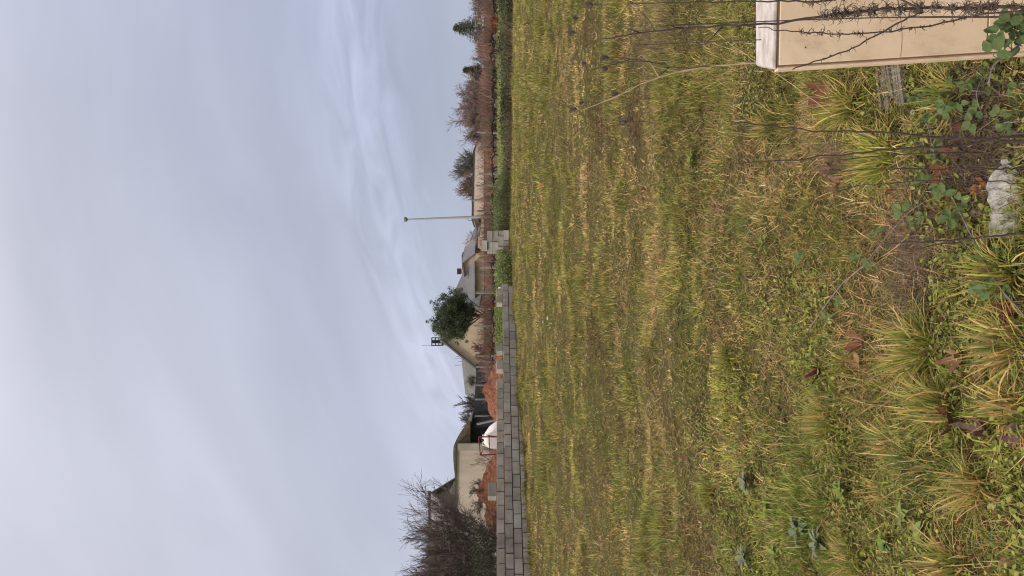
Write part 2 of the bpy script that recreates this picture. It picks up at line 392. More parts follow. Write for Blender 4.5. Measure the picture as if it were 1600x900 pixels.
GREEN = np.array([(0.145, 0.19, 0.032), (0.24, 0.25, 0.042), (0.36, 0.33, 0.075), (0.11, 0.16, 0.042), (0.195, 0.22, 0.04)])
DRY = np.array([(0.56, 0.42, 0.19), (0.45, 0.32, 0.15), (0.66, 0.51, 0.25), (0.24, 0.17, 0.085), (0.48, 0.31, 0.13)])
WALL_A = np.array([-6.375, 17.0]); WALL_B = np.array([-0.12, 25.6])
WD = (WALL_B - WALL_A) / np.linalg.norm(WALL_B - WALL_A)
def behind_wall(x, y):
    return (x - WALL_A[0]) * (-WD[1]) + (y - WALL_A[1]) * WD[0] > -0.12
def greenness(x, y):
    a = fbm(x, y, 1.7, 0, 4); b2 = fbm(x, y, 0.4, 4, 3)
    gg = sst(a * 0.5 + b2 * 0.5, 0.40, 0.58)
    leftgreen = sst(-x / np.maximum(y, 0.1), 0.12, 0.33) * (1 - sst(y, 5, 9))
    return np.clip(gg * 0.85 + 0.10 + 0.6 * leftgreen, 0, 0.97)
def pick(pal, n): return pal[rng.integers(0, len(pal), n)]
def clumps(y0, y1, dens, per, nseg, Ls, ws, spread, half=0.52):
    """tufts: every tuft has its own size and colour, blades leave its foot in all directions"""
    area = half * (y1 ** 2 - y0 ** 2); m = int(area * dens)
    y = np.sqrt(y0 ** 2 + rng.random(m) * (y1 ** 2 - y0 ** 2)); x = (rng.random(m) * 2 - 1) * half * y
    gr = greenness(x, y); thin = fbm(x, y, 0.75, 5, 3)
    keep = (rng.random(m) < 0.12 + 1.0 * sst(thin, 0.34, 0.56)) & ~((y > 12) & behind_wall(x, y) & (x < 0.2))
    x, y, gr = x[keep], y[keep], gr[keep]; m = len(x)
    lush = sst(fbm(x, y, 1.25, 1, 3), 0.51, 0.59)
    tall = 0.40 + 1.5 * sst(vnoise(x, y, 0.5, 6) * 0.6 + vnoise(x, y, 0.17, 7) * 0.4, 0.35, 0.85) + 0.5 * rng.random(m) ** 4
    tall = tall * (1 + 0.9 * lush * (0.35 + 0.65 * sst(y, 3.5, 6))); cg = (rng.random(m) < np.maximum(gr, 0.93 * lush))
    base = np.where(cg[:, None], pick(GREEN, m), pick(DRY, m)) * (0.45 + 1.1 * rng.random(m) ** 1.3)[:, None]
    base = base * ((1 - 0.28 * lush) * (0.36 + 0.85 * fbm(x, y, 0.8, 2, 3) + 0.72 * vnoise(x, y, 0.26, 4)))[:, None]
    lg = (sst(-x / y, 0.1, 0.25) * (1 - sst(y, 4.5, 8)) * cg)[:, None]; base = base * (1 + lg * np.array([0.0, 0.22, 0.1]))
    k = lambda a: np.repeat(a, per, 0)
    n = m * per; a = rng.random(n) * 6.283; r = spread * np.sqrt(rng.random(n)) * k(tall)
    X = k(x) + r * np.cos(a); Y = k(y) + r * np.sin(a)
    az = a + rng.normal(0, 0.7, n)
    L = (Ls[0] + (Ls[1] - Ls[0]) * rng.random(n) ** 1.3) * k(tall)
    w = (ws[0] + (ws[1] - ws[0]) * rng.random(n))
    g_ = k(cg); odd = rng.random(n) < 0.22
    lean = np.where(g_, 0.15 + 1.15 * rng.random(n), 0.5 + 0.95 * rng.random(n)); curl = rng.normal(0.6, 0.7, n)
    other = np.where(g_[:, None], pick(DRY, n), pick(GREEN, n))
    col = np.where(odd[:, None], other, k(base)) * (0.8 + 0.4 * rng.random(n))[:, None]
    return blades(X, Y, gz(X, Y) - 0.004, az, L, w, lean, curl, col, nseg)
def mat_layer(y0, y1, dens, nseg, Ls, ws, half=0.52):
    """flat tangled thatch between the tufts"""
    n = int(half * (y1 ** 2 - y0 ** 2) * dens)
    y = np.sqrt(y0 ** 2 + rng.random(n) * (y1 ** 2 - y0 ** 2)); x = (rng.random(n) * 2 - 1) * half * y
    keep = (rng.random(n) < 0.25 + 0.9 * sst(fbm(x, y, 0.5, 2, 3), 0.36, 0.58)) & ~((y > 12) & behind_wall(x, y) & (x < 0.2))
    x, y = x[keep], y[keep]; n = len(x); gr = greenness(x, y)
    isg = rng.random(n) < 0.15 + 0.5 * gr
    col = np.where(isg[:, None], pick(GREEN, n), pick(DRY, n) * np.array([.9, .88, .9])) * (0.25 + 1.1 * rng.random(n) ** 1.2)[:, None]
    return blades(x, y, gz(x, y) + 0.012 * rng.random(n), rng.random(n) * 6.283, Ls[0] + (Ls[1] - Ls[0]) * rng.random(n), ws[0] + (ws[1] - ws[0]) * rng.random(n), 0.9 + rng.random(n) * 0.7, rng.normal(0.0, 0.8, n), col, nseg)
parts = [clumps(1.7, 3.8, 640, 26, 4, (0.02, 0.075), (0.0024, 0.005), 0.018), mat_layer(1.7, 3.8, 9000, 3, (0.03, 0.07), (0.0015, 0.0032)), clumps(1.7, 3.4, 18, 30, 5, (0.04, 0.085), (0.0035, 0.007), 0.022), mat_layer(1.7, 3.4, 700, 4, (0.08, 0.17), (0.0022, 0.0045)),
         clumps(3.8, 7, 520, 18, 3, (0.02, 0.062), (0.0026, 0.0052), 0.022), mat_layer(3.8, 7, 3200, 3, (0.03, 0.08), (0.0022, 0.0045)),
         clumps(7, 14, 270, 14, 2, (0.02, 0.06), (0.004, 0.008), 0.035), mat_layer(7, 14, 1300, 2, (0.025, 0.06), (0.0035, 0.007)),
         clumps(14, 31.5, 130, 10, 1, (0.025, 0.07), (0.008, 0.016), 0.06), mat_layer(14, 31.5, 380, 1, (0.03, 0.07), (0.007, 0.012))]
V, Q, C = join(parts)
tag(np_mesh('grass', V, Q, C, m_blade), 'short olive and straw coloured grass covering the whole field', 'grass', kind='stuff')
print('grass verts', len(V))

# bright green meadow strip beyond the field
n = 60000
y = 31 + rng.random(n) ** 1.5 * 30; x = (rng.random(n) * 2 - 1) * 0.5 * y
k = ~(behind_wall(x, y) & (x < -13)); x, y = x[k], y[k]; n = len(x)
col = GREEN[rng.integers(0, 4, n)] * (1.0 + 0.7 * rng.random(n))[:, None] * np.array([0.78, 0.85, 1.5]) * (0.6 + 0.8 * fbm(x, y, 2.5, 1, 3))[:, None]
V, Q, C = blades(x, y, gz(x, y), rng.random(n) * 6.28, 0.06 + 0.14 * rng.random(n), 0.02 + 0.03 * rng.random(n), rng.random(n) * 0.8, rng.random(n), col, 1)
tag(np_mesh('meadow_grass', V, Q, C, m_blade), 'brighter green grass growing beyond the field edge', 'grass', kind='stuff')

# ---- small round-leaved ground cover in the near field
def leaf_quads(x, y, z, size, col, tilt=0.5, asp=0.75):
    """folded hexagon-ish leaves: 6 verts, 2 quads"""
    n = len(x); az = rng.random(n) * 6.283; ti = (rng.random(n) - 0.3) * tilt * 2
    pts = np.array([(0, 0, 0), (0.45, -0.42, 0.10), (0.95, -0.22, 0.06), (1.1, 0, -0.04), (0.95, 0.22, 0.06), (0.45, 0.42, 0.10)])
    p = pts[None] * size[:, None, None]; p = p * np.array([1, asp / 0.75, 1])
    ct, st = np.cos(ti)[:, None], np.sin(ti)[:, None]
    px_ = p[..., 0] * ct - p[..., 2] * st; pz_ = p[..., 0] * st + p[..., 2] * ct; py_ = p[..., 1]
    ca, sa = np.cos(az)[:, None], np.sin(az)[:, None]
    V = np.stack([x[:, None] + px_ * ca - py_ * sa, y[:, None] + px_ * sa + py_ * ca, z[:, None] + pz_], -1).reshape(-1, 3)
    base = (np.arange(n) * 6)[:, None, None]
    Fq = (base + np.array([[0, 1, 2, 3], [0, 3, 4, 5]])[None]).reshape(-1, 4)
    return V, Fq, np.repeat(col, 6, 0)
n = 70000
y = np.sqrt(1.8 ** 2 + rng.random(n) * (6.5 ** 2 - 1.8 ** 2)); x = (rng.random(n) * 2 - 1) * 0.48 * y
mask = fbm(x, y, 0.55, 3, 3) + 0.32 * sst(-x / y, 0.1, 0.3) * (1 - sst(y, 4, 5.5))
k = rng.random(n) < sst(mask, 0.50, 0.72) * (1 - sst(y, 3.6, 6.4)); x, y = x[k], y[k]; n = len(x)
size = 0.007 + 0.014 * rng.random(n)
col = np.array([(0.15, 0.185, 0.035), (0.20, 0.225, 0.05), (0.115, 0.15, 0.03), (0.25, 0.25, 0.08)])[rng.integers(0, 4, n)] * (0.7 + 0.6 * rng.random(n))[:, None]
V, Q, C = leaf_quads(x, y, gz(x, y) + 0.008 + 0.035 * rng.random(n), size, col)
tag(np_mesh('clover', V, Q, C, m_leafv), 'small round-leaved clover and weeds low in the near grass', 'ground cover', kind='stuff')

# ---- leaf litter crumbs and dry stalk bits lying flat
n = 16000
y = np.sqrt(1.8 ** 2 + rng.random(n) * (9 ** 2 - 1.8 ** 2)); x = (rng.random(n) * 2 - 1) * 0.48 * y
k = rng.random(n) < 0.3 + 0.7 * sst(fbm(x, y, 0.6, 5, 3), 0.45, 0.6); x, y = x[k], y[k]; n = len(x)
col = DRY[rng.integers(0, 5, n)] * (0.5 + 0.8 * rng.random(n))[:, None] * np.array([1.0, 0.92, 0.95])
V, Q, C = blades(x, y, gz(x, y) + 0.01 + 0.03 * rng.random(n), rng.random(n) * 6.28, 0.04 + 0.12 * rng.random(n) ** 2, 0.0012 + 0.0018 * rng.random(n), 1.3 + 0.3 * rng.random(n), rng.normal(0, 0.5, n), col, 3)
tag(np_mesh('dry_stalk_litter', V, Q, C, m_blade), 'fine dead stalks lying flat among the grass', 'litter', kind='stuff')

n = 1500
y = np.sqrt(1.8 ** 2 + rng.random(n) * (4.6 ** 2 - 1.8 ** 2)); x = (rng.random(n) * 2 - 1) * 0.45 * y
k = rng.random(n) < sst(fbm(x, y, 0.5, 4, 3), 0.46, 0.62) * (0.25 + 0.75 * (y < 3)); x, y = x[k], y[k]; n = len(x)
col = np.array([(.17, .07, .04), (.24, .13, .07), (.10, .055, .04), (.30, .19, .11)])[rng.integers(0, 4, n)] * (0.6 + 0.7 * rng.random(n))[:, None]
V, Q, C = leaf_quads(x, y, gz(x, y) + 0.006 + 0.02 * rng.random(n), 0.008 + 0.026 * rng.random(n) ** 2, col, 0.9)
tag(np_mesh('leaf_litter', V, Q, C, m_leafv), 'crumbled brown leaf fragments between the near grass blades', 'litter', kind='stuff')
n = 9000
c0 = on_ground(1550, 215); c1 = on_ground(1440, 390); w_ = rng.random(n) < .8
x = np.where(w_, c0.x + rng.normal(0, .10, n), c1.x + rng.normal(0, .13, n)); y = np.where(w_, c0.y + rng.normal(0, .10, n), c1.y + rng.normal(0, .13, n))
col = np.array([(.10, .075, .055), (.16, .12, .085), (.22, .17, .12), (.07, .05, .04)])[rng.integers(0, 4, n)] * (0.6 + 0.8 * rng.random(n))[:, None]
V, Q, C = blades(x, y, gz(x, y) + 0.035 * rng.random(n), rng.random(n) * 6.28, 0.02 + 0.06 * rng.random(n), 0.0012 + 0.0018 * rng.random(n), 1.0 + 0.5 * rng.random(n), rng.normal(0, 1.1, n), col, 4)
tag(np_mesh('root_tangle', V, Q, C, m_blade), 'matted brown dead twigs around the feet of the dry weeds', 'litter', kind='stuff')
n = 2600
tt = rng.random(n); x = WALL_A[0] + (WALL_B[0] - WALL_A[0]) * (tt * 1.5 - .5) + WD[1] * (.16 + .12 * rng.random(n)); y = WALL_A[1] + (WALL_B[1] - WALL_A[1]) * (tt * 1.5 - .5) - WD[0] * (.16 + .12 * rng.random(n))
kk = rng.random(n) < sst(vnoise(x, y, .8, 3), .35, .7); x, y = x[kk], y[kk]; n = len(x)
col = np.where((rng.random(n) < .55)[:, None], pick(GREEN, n), pick(DRY, n) * np.array([.7, .6, .6])) * (0.6 + .7 * rng.random(n))[:, None]
V, Q, C = blades(x, y, gz(x, y), rng.random(n) * 6.28, 0.06 + 0.22 * rng.random(n) ** 2.5, 0.008 + 0.008 * rng.random(n), 0.1 + .7 * rng.random(n), rng.normal(.3, .6, n), col, 3)
tag(np_mesh('wall_foot_weeds', V, Q, C, m_blade), 'ragged grass and twigs along the foot of the block wall', 'grass', kind='stuff')

# ------------------------------------------------------------------ tussocks (each one countable)
def tussock(px, py, rad, n, L, label, dryf=0.3, wid=0.004, bend=(0, 0), tone=1.0):
    c = on_ground(px, py)
    e = empty('grass_tussock', c, label, 'grass tuft', 'large grass tufts in the foreground')
    a = rng.random(n) * 6.283; r = rad * 0.35 * np.sqrt(rng.random(n))
    x = r * np.cos(a); y = r * np.sin(a)
    az = a + rng.normal(0, 0.85, n)
    hx = np.cos(az) + bend[0]; hy = np.sin(az) + bend[1]; az = np.arctan2(hy, hx)
    n_ = n; Ln = L * 0.85 * (0.35 + 0.75 * rng.random(n)); lean = 0.1 + rng.random(n) * 1.15; curl = rng.normal(0.7, 1.1, n)
    z = np.full(n, -0.01)
    dry = rng.random(n) < dryf
    col = np.where(dry[:, None], DRY[rng.integers(0, 5, n)] * np.array([1.0, 0.92, 0.8]), GREEN[rng.integers(0, 4, n)] * 1.2) * (0.75 + 0.5 * rng.random(n))[:, None] * tone
    V, Q, C = blades(x, y, z, az, Ln, wid * 1.5 * (0.6 + 0.6 * rng.random(n)), lean, curl, col, 5)
    # yellowing tips
    C = C.reshape(n, 12, 3); tip = np.linspace(0, 1, 6).repeat(2)[None, :, None] ** 3 * (rng.random(n) < 0.5)[:, None, None]
    C = (C * (1 - tip) + np.array([0.42, 0.34, 0.13]) * tip).reshape(-1, 3)
    np_mesh('blades', V, Q, C, m_blade, e)
    return e
tussock(1300, 660, 0.17, 620, 0.20, 'dense round green tussock, the fullest tuft of the left foreground', 0.22, 0.0035)
tussock(1455, 545, 0.15, 420, 0.24, 'long-bladed green tuft swept away from the camera in the middle foreground', 0.2, 0.0048, (0, 0.9))
tussock(1480, 640, 0.16, 300, 0.20, 'open yellow-tipped tuft among rust-coloured fallen leaves', 0.35, 0.005)
tussock(1530, 765, 0.13, 240, 0.17, 'spidery tuft fanning out over bare brown thatch near the lower left', 0.4, 0.0045, (-0.5, -0.3))
tussock(1385, 770, 0.09, 200, 0.13, 'small straw-coloured tuft left of the dense round tussock', 0.6, 0.003)
tussock(1400, 690, 0.12, 220, 0.18, 'wide-bladed pale tuft with orange dead blades beside dense round tussock', 0.4, 0.005)
tussock(1500, 885, 0.12, 170, 0.2, 'stiff upright tuft at the left frame edge with orange tips', 0.35, 0.006)
tussock(1340, 880, 0.2, 480, 0.18, 'yellow-green fine-bladed tuft at the left frame edge', 0.2, 0.0032)
tussock(1590, 540, 0.13, 240, 0.2, 'coarse yellowing tuft at the bottom frame edge below the long-bladed tuft', 0.45, 0.0055, (0, 0.5))
tussock(1580, 430, 0.12, 240, 0.19, 'green tuft growing against the end of the crumpled bottle', 0.2, 0.0048)
tussock(1590, 640, 0.1, 170, 0.18, 'bright yellow-green tuft at the bottom frame edge below the fallen leaves', 0.5, 0.005)
tussock(1390, 245, 0.18, 460, 0.22, 'bright green tuft leaning right of the weed stems', 0.12, 0.005, (0.3, 0.6), 1.25)
tussock(1330, 165, 0.15, 260, 0.2, 'pale green tuft beside the cabinet and the large fallen leaf', 0.25, 0.0045, (-0.2, 0.5), 1.1)
tussock(1500, 150, 0.14, 220, 0.2, 'loose green tuft growing between brambles at the cabinet foot', 0.25, 0.006)
tussock(1200, 200, 0.15, 260, 0.16, 'thin olive tuft in the matted grass left of the cabinet top', 0.4, 0.0035)
tussock(1110, 770, 0.22, 600, 0.15, 'deep green grass clump in the mid field on the left', 0.05, 0.004, tone=0.85)
tussock(1140, 560, 0.16, 380, 0.13, 'dark green tuft in the middle of the field', 0.08, 0.004, tone=0.8)
tussock(950, 440, 0.25, 500, 0.15, 'pale feathery tuft far out in the middle of the field', 0.3, 0.007, tone=1.15)

# ------------------------------------------------------------------ leaf shapes
def plane_leaf(mb, c, size, az, tilt, curl):
    """five-lobed leaf, a curled fan of triangles"""
    out = []
    lob = [(-150, 0.42), (-128, 0.60), (-112, 0.34), (-82, 0.82), (-66, 0.80), (-46, 0.42), (-20, 0.86), (0, 1.05), (20, 0.86), (46, 0.42), (66, 0.82), (82, 0.80), (112, 0.34), (128, 0.60), (150, 0.42)]
    rr = Euler((tilt, tilt * 0.6, az)).to_matrix()
    def pt(a, r):
        a = R(a); x, y = r * math.cos(a), r * math.sin(a)
        z = curl * (x * x * 0.5 + y * y) + 0.06 * math.sin(a * 5)
        return c + rr @ (Vector((x, y, z)) * size)
    vs = [pt(0, 0)] + [pt(a, r * 0.55 * random.uniform(.9, 1.1)) for a, r in lob] + [pt(a, r * random.uniform(.9, 1.1)) for a, r in lob]
    k = len(lob); fs = [(0, 1 + i, 2 + i) for i in range(k - 1)] + [(1 + i, 1 + k + i, 2 + k + i, 2 + i) for i in range(k - 1)]
    mb.add(vs, fs)
    st = [c, c + rr @ Vector((-0.5, 0.05, 0.05)) * size, c + rr @ Vector((-0.95, 0.18, -0.02)) * size]
    mb.tube(st, [0.012 * size * 1.6, 0.012 * size, 0.01 * size], 4)
RUST = (0.15, 0.058, 0.032); TAN = (0.25, 0.135, 0.075); PURP = (0.13, 0.07, 0.062); ORG = (0.17, 0.065, 0.025); DKR = (0.10, 0.03, 0.022)
def leafmat(name, c): return mat(name, c, 0.6, 0.3, 25, 0.3, 50, trans=0.12)
LM = {RUST: leafmat('rust_leaf', RUST), TAN: leafmat('tan_leaf', TAN), PURP: leafmat('purple_brown_leaf', PURP), ORG: leafmat('orange_leaf', ORG), DKR: leafmat('dark_red_leaf', DKR)}
for px, py, s, c, cu, lab in [
    (1296, 142, .10, RUST, .9, 'large rust-coloured fallen leaf left of the cabinet'),
    (1110, 150, .055, TAN, 1.4, 'curled tan leaf lying above the pale weed stalk'),
    (1300, 262, .075, RUST, .6, 'rust leaf half buried below the bright green tuft'),
    (1312, 286, .065, TAN, .9, 'lighter leaf touching the half buried rust leaf'),
    (1482, 268, .075, ORG, .7, 'orange leaf under the bramble leaflets above the bottle'),
    (1497, 245, .06, RUST, .9, 'rust leaf lying between the two dark weed stems'),
    (1548, 300, .085, ORG, .3, 'deep orange leaf tucked beside the crumpled bottle'),
    (1350, 533, .075, RUST, 1.0, 'rust leaf under the blades of the long-bladed tuft'),
    (1345, 570, .055, TAN, .8, 'tan leaf just left of the long-bladed tuft'),
    (1283, 577, .065, DKR, 1.5, 'dark red crumpled leaf on the open grass'),
    (1505, 557, .075, TAN, 1.0, 'pale brown pointed leaf near the tiny white flower'),
    (1535, 590, .06, RUST, .8, 'rust leaf left of the pale brown pointed leaf'),
    (1492, 662, .075, DKR, .9, 'dark red leaf lying on the open yellow-tipped tuft'),
    (1540, 676, .07, PURP, 1.2, 'big purplish curled leaf with pale underside'),
    (1590, 690, .055, PURP, .5, 'brown leaf lying at the bottom frame edge'),
    (1565, 655, .05, TAN, .8, 'small ochre leaf beside the big purplish leaf'),
    (1585, 480, .05, RUST, .7, 'small rust leaf near the green tuft at the bottom edge'),
    (1530, 205, .06, DKR, 1.2, 'dark brown folded leaf in the shade under brambles'),
    (1005, 735, .055, RUST, .6, 'red-brown leaf out in the left mid field'),
    (1072, 714, .045, RUST, .6, 'round reddish leaf in the left mid field beyond the dense tussock'),
    (912, 806, .07, TAN, .8, 'tan leaf beside a dark twig far out on the left'),
    (1042, 836, .045, TAN, .8, 'small orange-tan leaf at the far left of the mid field'),
    (1132, 358, .045, TAN, .9, 'light tan leaf on matted grass in the centre'),
    (1065, 262, .04, RUST, .9, 'small reddish leaf beyond the centre of the field'),
    (1010, 296, .06, TAN, .9, 'pinkish pale leaf standing out in the mid field'),
    (850, 292, .13, TAN, .5, 'orange scrap-like leaf far out on the right'),
    (1128, 140, .03, RUST, .6, 'tiny reddish leaf under the pale weed stalk'),
    (1230, 660, .05, DKR, .9, 'dark red leaf at the rear rim of the dense round tussock')]:
    p = on_ground(px, py, 0.02)
    mb = MB(); plane_leaf(mb, Vector((0, 0, 0)), s * .78, random.random() * 6.28, random.uniform(-.6, .6), cu * 1.6)
    o = mb.build('fallen_leaf', LM[c], smooth=True); o.location = p
    tag(o, lab, 'leaf', 'fallen leaves on the grass')

# ------------------------------------------------------------------ cabinet
cab = empty('utility_cabinet', P(1700, 60, 2.05), 'cream plastic utility cabinet with a weathered white lid standing in weeds at the right', 'cabinet')
inv = Matrix.Translation(cab.location).inverted()
Yf = 2.05
def cabp(px, py, Y): return P(px, py, Y) - cab.location
tl = P(1207, 109, Yf); zt = tl.z
bx_ = P(1600, 84, Yf); slope = (bx_.x - tl.x) / (tl.z - bx_.z)          # the cabinet leans a little
zb = -0.06
def corner(x0, y0, z): return Vector((x0 + (zt - z) * slope, y0, z)) - cab.location
wdt = 0.46; dpt = 0.24
mb = MB()
def ring(z, f=0.0, b=0.0, l=0.0):
    return [corner(tl.x - l, Yf - f, z), corner(tl.x + wdt + l, Yf - 0.03 - f, z), corner(tl.x + wdt - 0.05 + l, Yf + dpt + b, z), corner(tl.x + 0.078 - l, Yf + dpt + b, z)]
top_ = [v + Vector((0, 0, h)) for v, h in zip(ring(zt - 0.012), (0, 0, -.048, -.048))]
mb.hexa(ring(zb) + top_); mb.build('body', m_cream, cab, bevel=0.006)
mb = MB()
lo = ring(zt - 0.009, 0.004, 0.004, 0.003)
hi = [v + Vector((0, 0, h)) for v, h in zip(ring(zt - 0.009, 0.001, 0.0, -0.004), (0.012, 0.012, -0.028, -0.028))]
lo = [v + Vector((0, 0, h)) for v, h in zip(lo, (0, 0, -0.045, -0.045))]
mb.hexa(lo + hi); mb.build('lid', m_lid, cab, bevel=0.004)
def panel(z0, z1, x0, x1, f0, f1, name, m, bev=0.003, par=None):
    mb = MB()
    def q(x, z, f):
        k = (x / wdt) * 0.03
        return Vector((tl.x + x + (zt - z) * slope, Yf - k - f, z)) - cab.location
    mb.hexa([q(x0, z0, f1), q(x1, z0, f1), q(x1, z0, f0), q(x0, z0, f0), q(x0, z1, f1), q(x1, z1, f1), q(x1, z1, f0), q(x0, z1, f0)])
    return mb.build(name, m, par or cab, bevel=bev)
zof = lambda px: EYE - (px - 775) / F * Yf
panel(zof(1541), zof(1216), 0.010, wdt - 0.01, -0.004, 0.0025, 'door', m_cream, 0.003)
panel(zof(1579.5), zof(1542.5), 0.010, wdt - 0.01, -0.004, 0.002, 'lower_panel', m_cream, 0.002)
panel(zb, zof(1581), 0.010, wdt - 0.01, -0.004, 0.002, 'base_panel', m_cream, 0.002)
panel(zof(1581), zof(1212.5), 0.0065, wdt - 0.004, -0.004, 0.0006, 'door_groove', m_groove, 0)
# lip along the left side
panel(zb, zt - 0.012, -0.0025, 0.0035, -0.02, 0.0035, 'side_lip', m_cream, 0.0015)
# a hairline crease across the door
mb = MB(); pts = []
for i in range(14):
    t_ = i / 13; px = 1406 + 3.5 * math.sin(t_ * 5) - 8 * t_; py = 96 - 96 * t_
    x = 0.012 + t_ * 0.2; pts.append(Vector((tl.x + x + (zt - zof(px)) * slope, Yf - x / wdt * 0.03 - 0.0026, zof(px))) - cab.location)
mb.tube(pts, 0.0008, 4); mb.build('crease', m_groove, cab)
for px, dx_ in ((1257, 0.052), (1256, 0.30)):
    mb = MB(); z = zof(px); c = Vector((tl.x + dx_ + (zt - z) * slope, Yf - dx_ / wdt * 0.03 - 0.003, z)) - cab.location
    mb.tube([c, c + Vector((0, -0.001, 0))], 0.0018, 8); mb.build('screw', m_strap, cab)

# ------------------------------------------------------------------ dry weeds in front of the cabinet
def smooth_path(pts, n=28, jit=0.0):
    pts = [Vector(p) for p in pts]; out = []
    k = len(pts) - 1
    for i in range(n + 1):
        t = i / n * k; j = min(int(t), k - 1); u = t - j
        p0 = pts[max(j - 1, 0)]; p1 = pts[j]; p2 = pts[j + 1]; p3 = pts[min(j + 2, k)]
        q = 0.5 * ((2 * p1) + (p2 - p0) * u + (2 * p0 - 5 * p1 + 4 * p2 - p3) * u * u + (3 * p1 - p0 - 3 * p2 + p3) * u ** 3)
        out.append(q + Vector((random.gauss(0, jit), random.gauss(0, jit), random.gauss(0, jit))))
    return out
def rooted(pix, Y, tilt=0.0):
    """pixel path, first point lowest; a root is added down in the ground"""
    pts = [P(a, b2, Y + tilt * i) for i, (a, b2) in enumerate(pix)]
    p0 = pts[0]; r_ = Vector((p0.x, p0.y, g(p0.x, p0.y) - 0.02))
    if p0.z > r_.z + 0.03: pts = [r_] + pts
    return pts
def curls(mb, path, a, b, n, size, width=0.0013):
    L = len(path)
    for i in range(n):
        t = random.uniform(a, b); p = path[min(int(t * (L - 1)), L - 1)]
        d = Vector((random.gauss(0, 1), random.gauss(0, .7), random.gauss(0, .7))).normalized()
        sz = size * random.uniform(.35, 1.1); q = [p]; ax = Vector((random.gauss(0, 1), random.gauss(0, 1), random.gauss(0, 1))).normalized()
        k = random.randint(7, 10); tot = random.uniform(2.5, 7.5)
        for s in range(k):
            d = Matrix.Rotation(tot / k, 3, ax) @ d
            q.append(q[-1] + d * sz / k)
        mb.tube(q, [width * (1 - 0.75 * s / k) for s in range(k + 1)], 3, False)
def weed(name, pix, Y, r0, r1, label, cat='dry weed', curl=None, tilt=0.0, jit=0.0015, m=None, side=None, origin=None):
    pts = rooted(pix, Y, tilt); path = smooth_path(pts, 34, jit)
    e = empty(name, path[0], label, cat); off = e.location.copy()
    n = len(path); mb = MB()
    lp = [p - off for p in path]
    mb.tube(lp, [r0 + (r1 - r0) * i / (n - 1) for i in range(n)], 6)
    if side:
        for t_, dpx, ln in side:
            p = lp[int(t_ * (n - 1))]; d = Vector((random.gauss(0, .5), random.gauss(0, .3), 1)).normalized()
            q = [p, p + d * ln * .5, p + d * ln + Vector((random.gauss(0, .01), 0, 0.01))]
            mb.tube(q, [r1 * 1.2, r1, r1 * .5], 4)
    mb.build('stem', m or m_stem, e, smooth=True)
    if curl:
        mb = MB()
        for (a, b2, cnt, sz) in curl: curls(mb, lp, a, b2, cnt, sz)
        mb.build('curled_leaves', m_curl, e)
    return e
weed('tall_dry_weed', [(1600, 11), (1500, 12), (1400, 14), (1320, 20), (1260, 30), (1180, 38), (1100, 42), (1020, 50), (935, 60)], 1.62, 0.0042, 0.0012,
     'tall dead weed wrapped in curled brown leaves in front of the cabinet', curl=[(0.15, 0.52, 620, .035), (0.05, 0.2, 160, .035)], side=[(.8, 0, .06), (.85, 0, .05), (.9, 0, .05), (.93, 0, .04), (.76, 0, .07)])
weed('slender_dry_weed', [(1580, 17), (1480, 34), (1400, 48), (1330, 53), (1270, 52), (1215, 46), (1188, 42)], 1.66, 0.0022, 0.0009,
     'slender dead weed stem curving across the cabinet door', curl=[(0.2, 0.8, 110, .022)])
weed('dead_bramble_cane', [(1400, -30), (1440, 16), (1425, 24), (1375, 52), (1330, 76), (1280, 94), (1238, 108)], 1.6, 0.0022, 0.0014,
     'dark thin cane running diagonally across the cabinet door', 'cane', curl=[(0.3, 0.9, 22, .02)])
weed('branching_dry_weed', [(1620, -6), (1540, -14), (1400, -14), (1300, 0), (1240, 2), (1180, 2), (1100, 3), (980, 6)], 1.62, 0.0034, 0.001,
     'dead weed stem along the right frame edge above the cabinet', curl=[(0.15, 0.6, 110, .03)])
weed('leaning_dry_weed', [(1600, 222), (1540, 218), (1450, 213), (1380, 207), (1300, 205), (1220, 199), (1130, 188)], 1.85, 0.004, 0.001,
     'dark dry stem nearest the cabinet of the three left of it', curl=[(0.1, 0.5, 60, .018), (0.35, 0.8, 60, .01)])
weed('leaning_dry_weed', [(1600, 214), (1560, 216), (1480, 230), (1400, 233), (1330, 240), (1240, 250), (1145, 256)], 1.88, 0.004, 0.001,
     'dark dry stem crossing the second one of three left of the cabinet', curl=[(0.1, 0.5, 60, .018), (0.35, 0.8, 60, .01)])
weed('leaning_dry_weed', [(1610, 262), (1560, 264), (1450, 264), (1380, 265), (1280, 266)], 1.8, 0.0028, 0.001,
     'thin dry stem passing over the neck of the crumpled bottle', curl=[(0.3, 0.9, 30, .012)])
weed('leaning_dry_weed', [(1610, 286), (1560, 284), (1480, 283), (1420, 284), (1350, 290), (1290, 300)], 1.82, 0.0018, 0.0008,
     'thinnest brown stem crossing the shoulder of the crumpled bottle', curl=[(0.5, 0.95, 40, .012)])
weed('leaning_dry_weed', [(1610, 364), (1560, 368), (1490, 374), (1420, 379), (1375, 380)], 1.85, 0.0032, 0.001,
     'dark dry stem lying just beyond the base end of the bottle', curl=[(0.2, 0.95, 60, .012)])
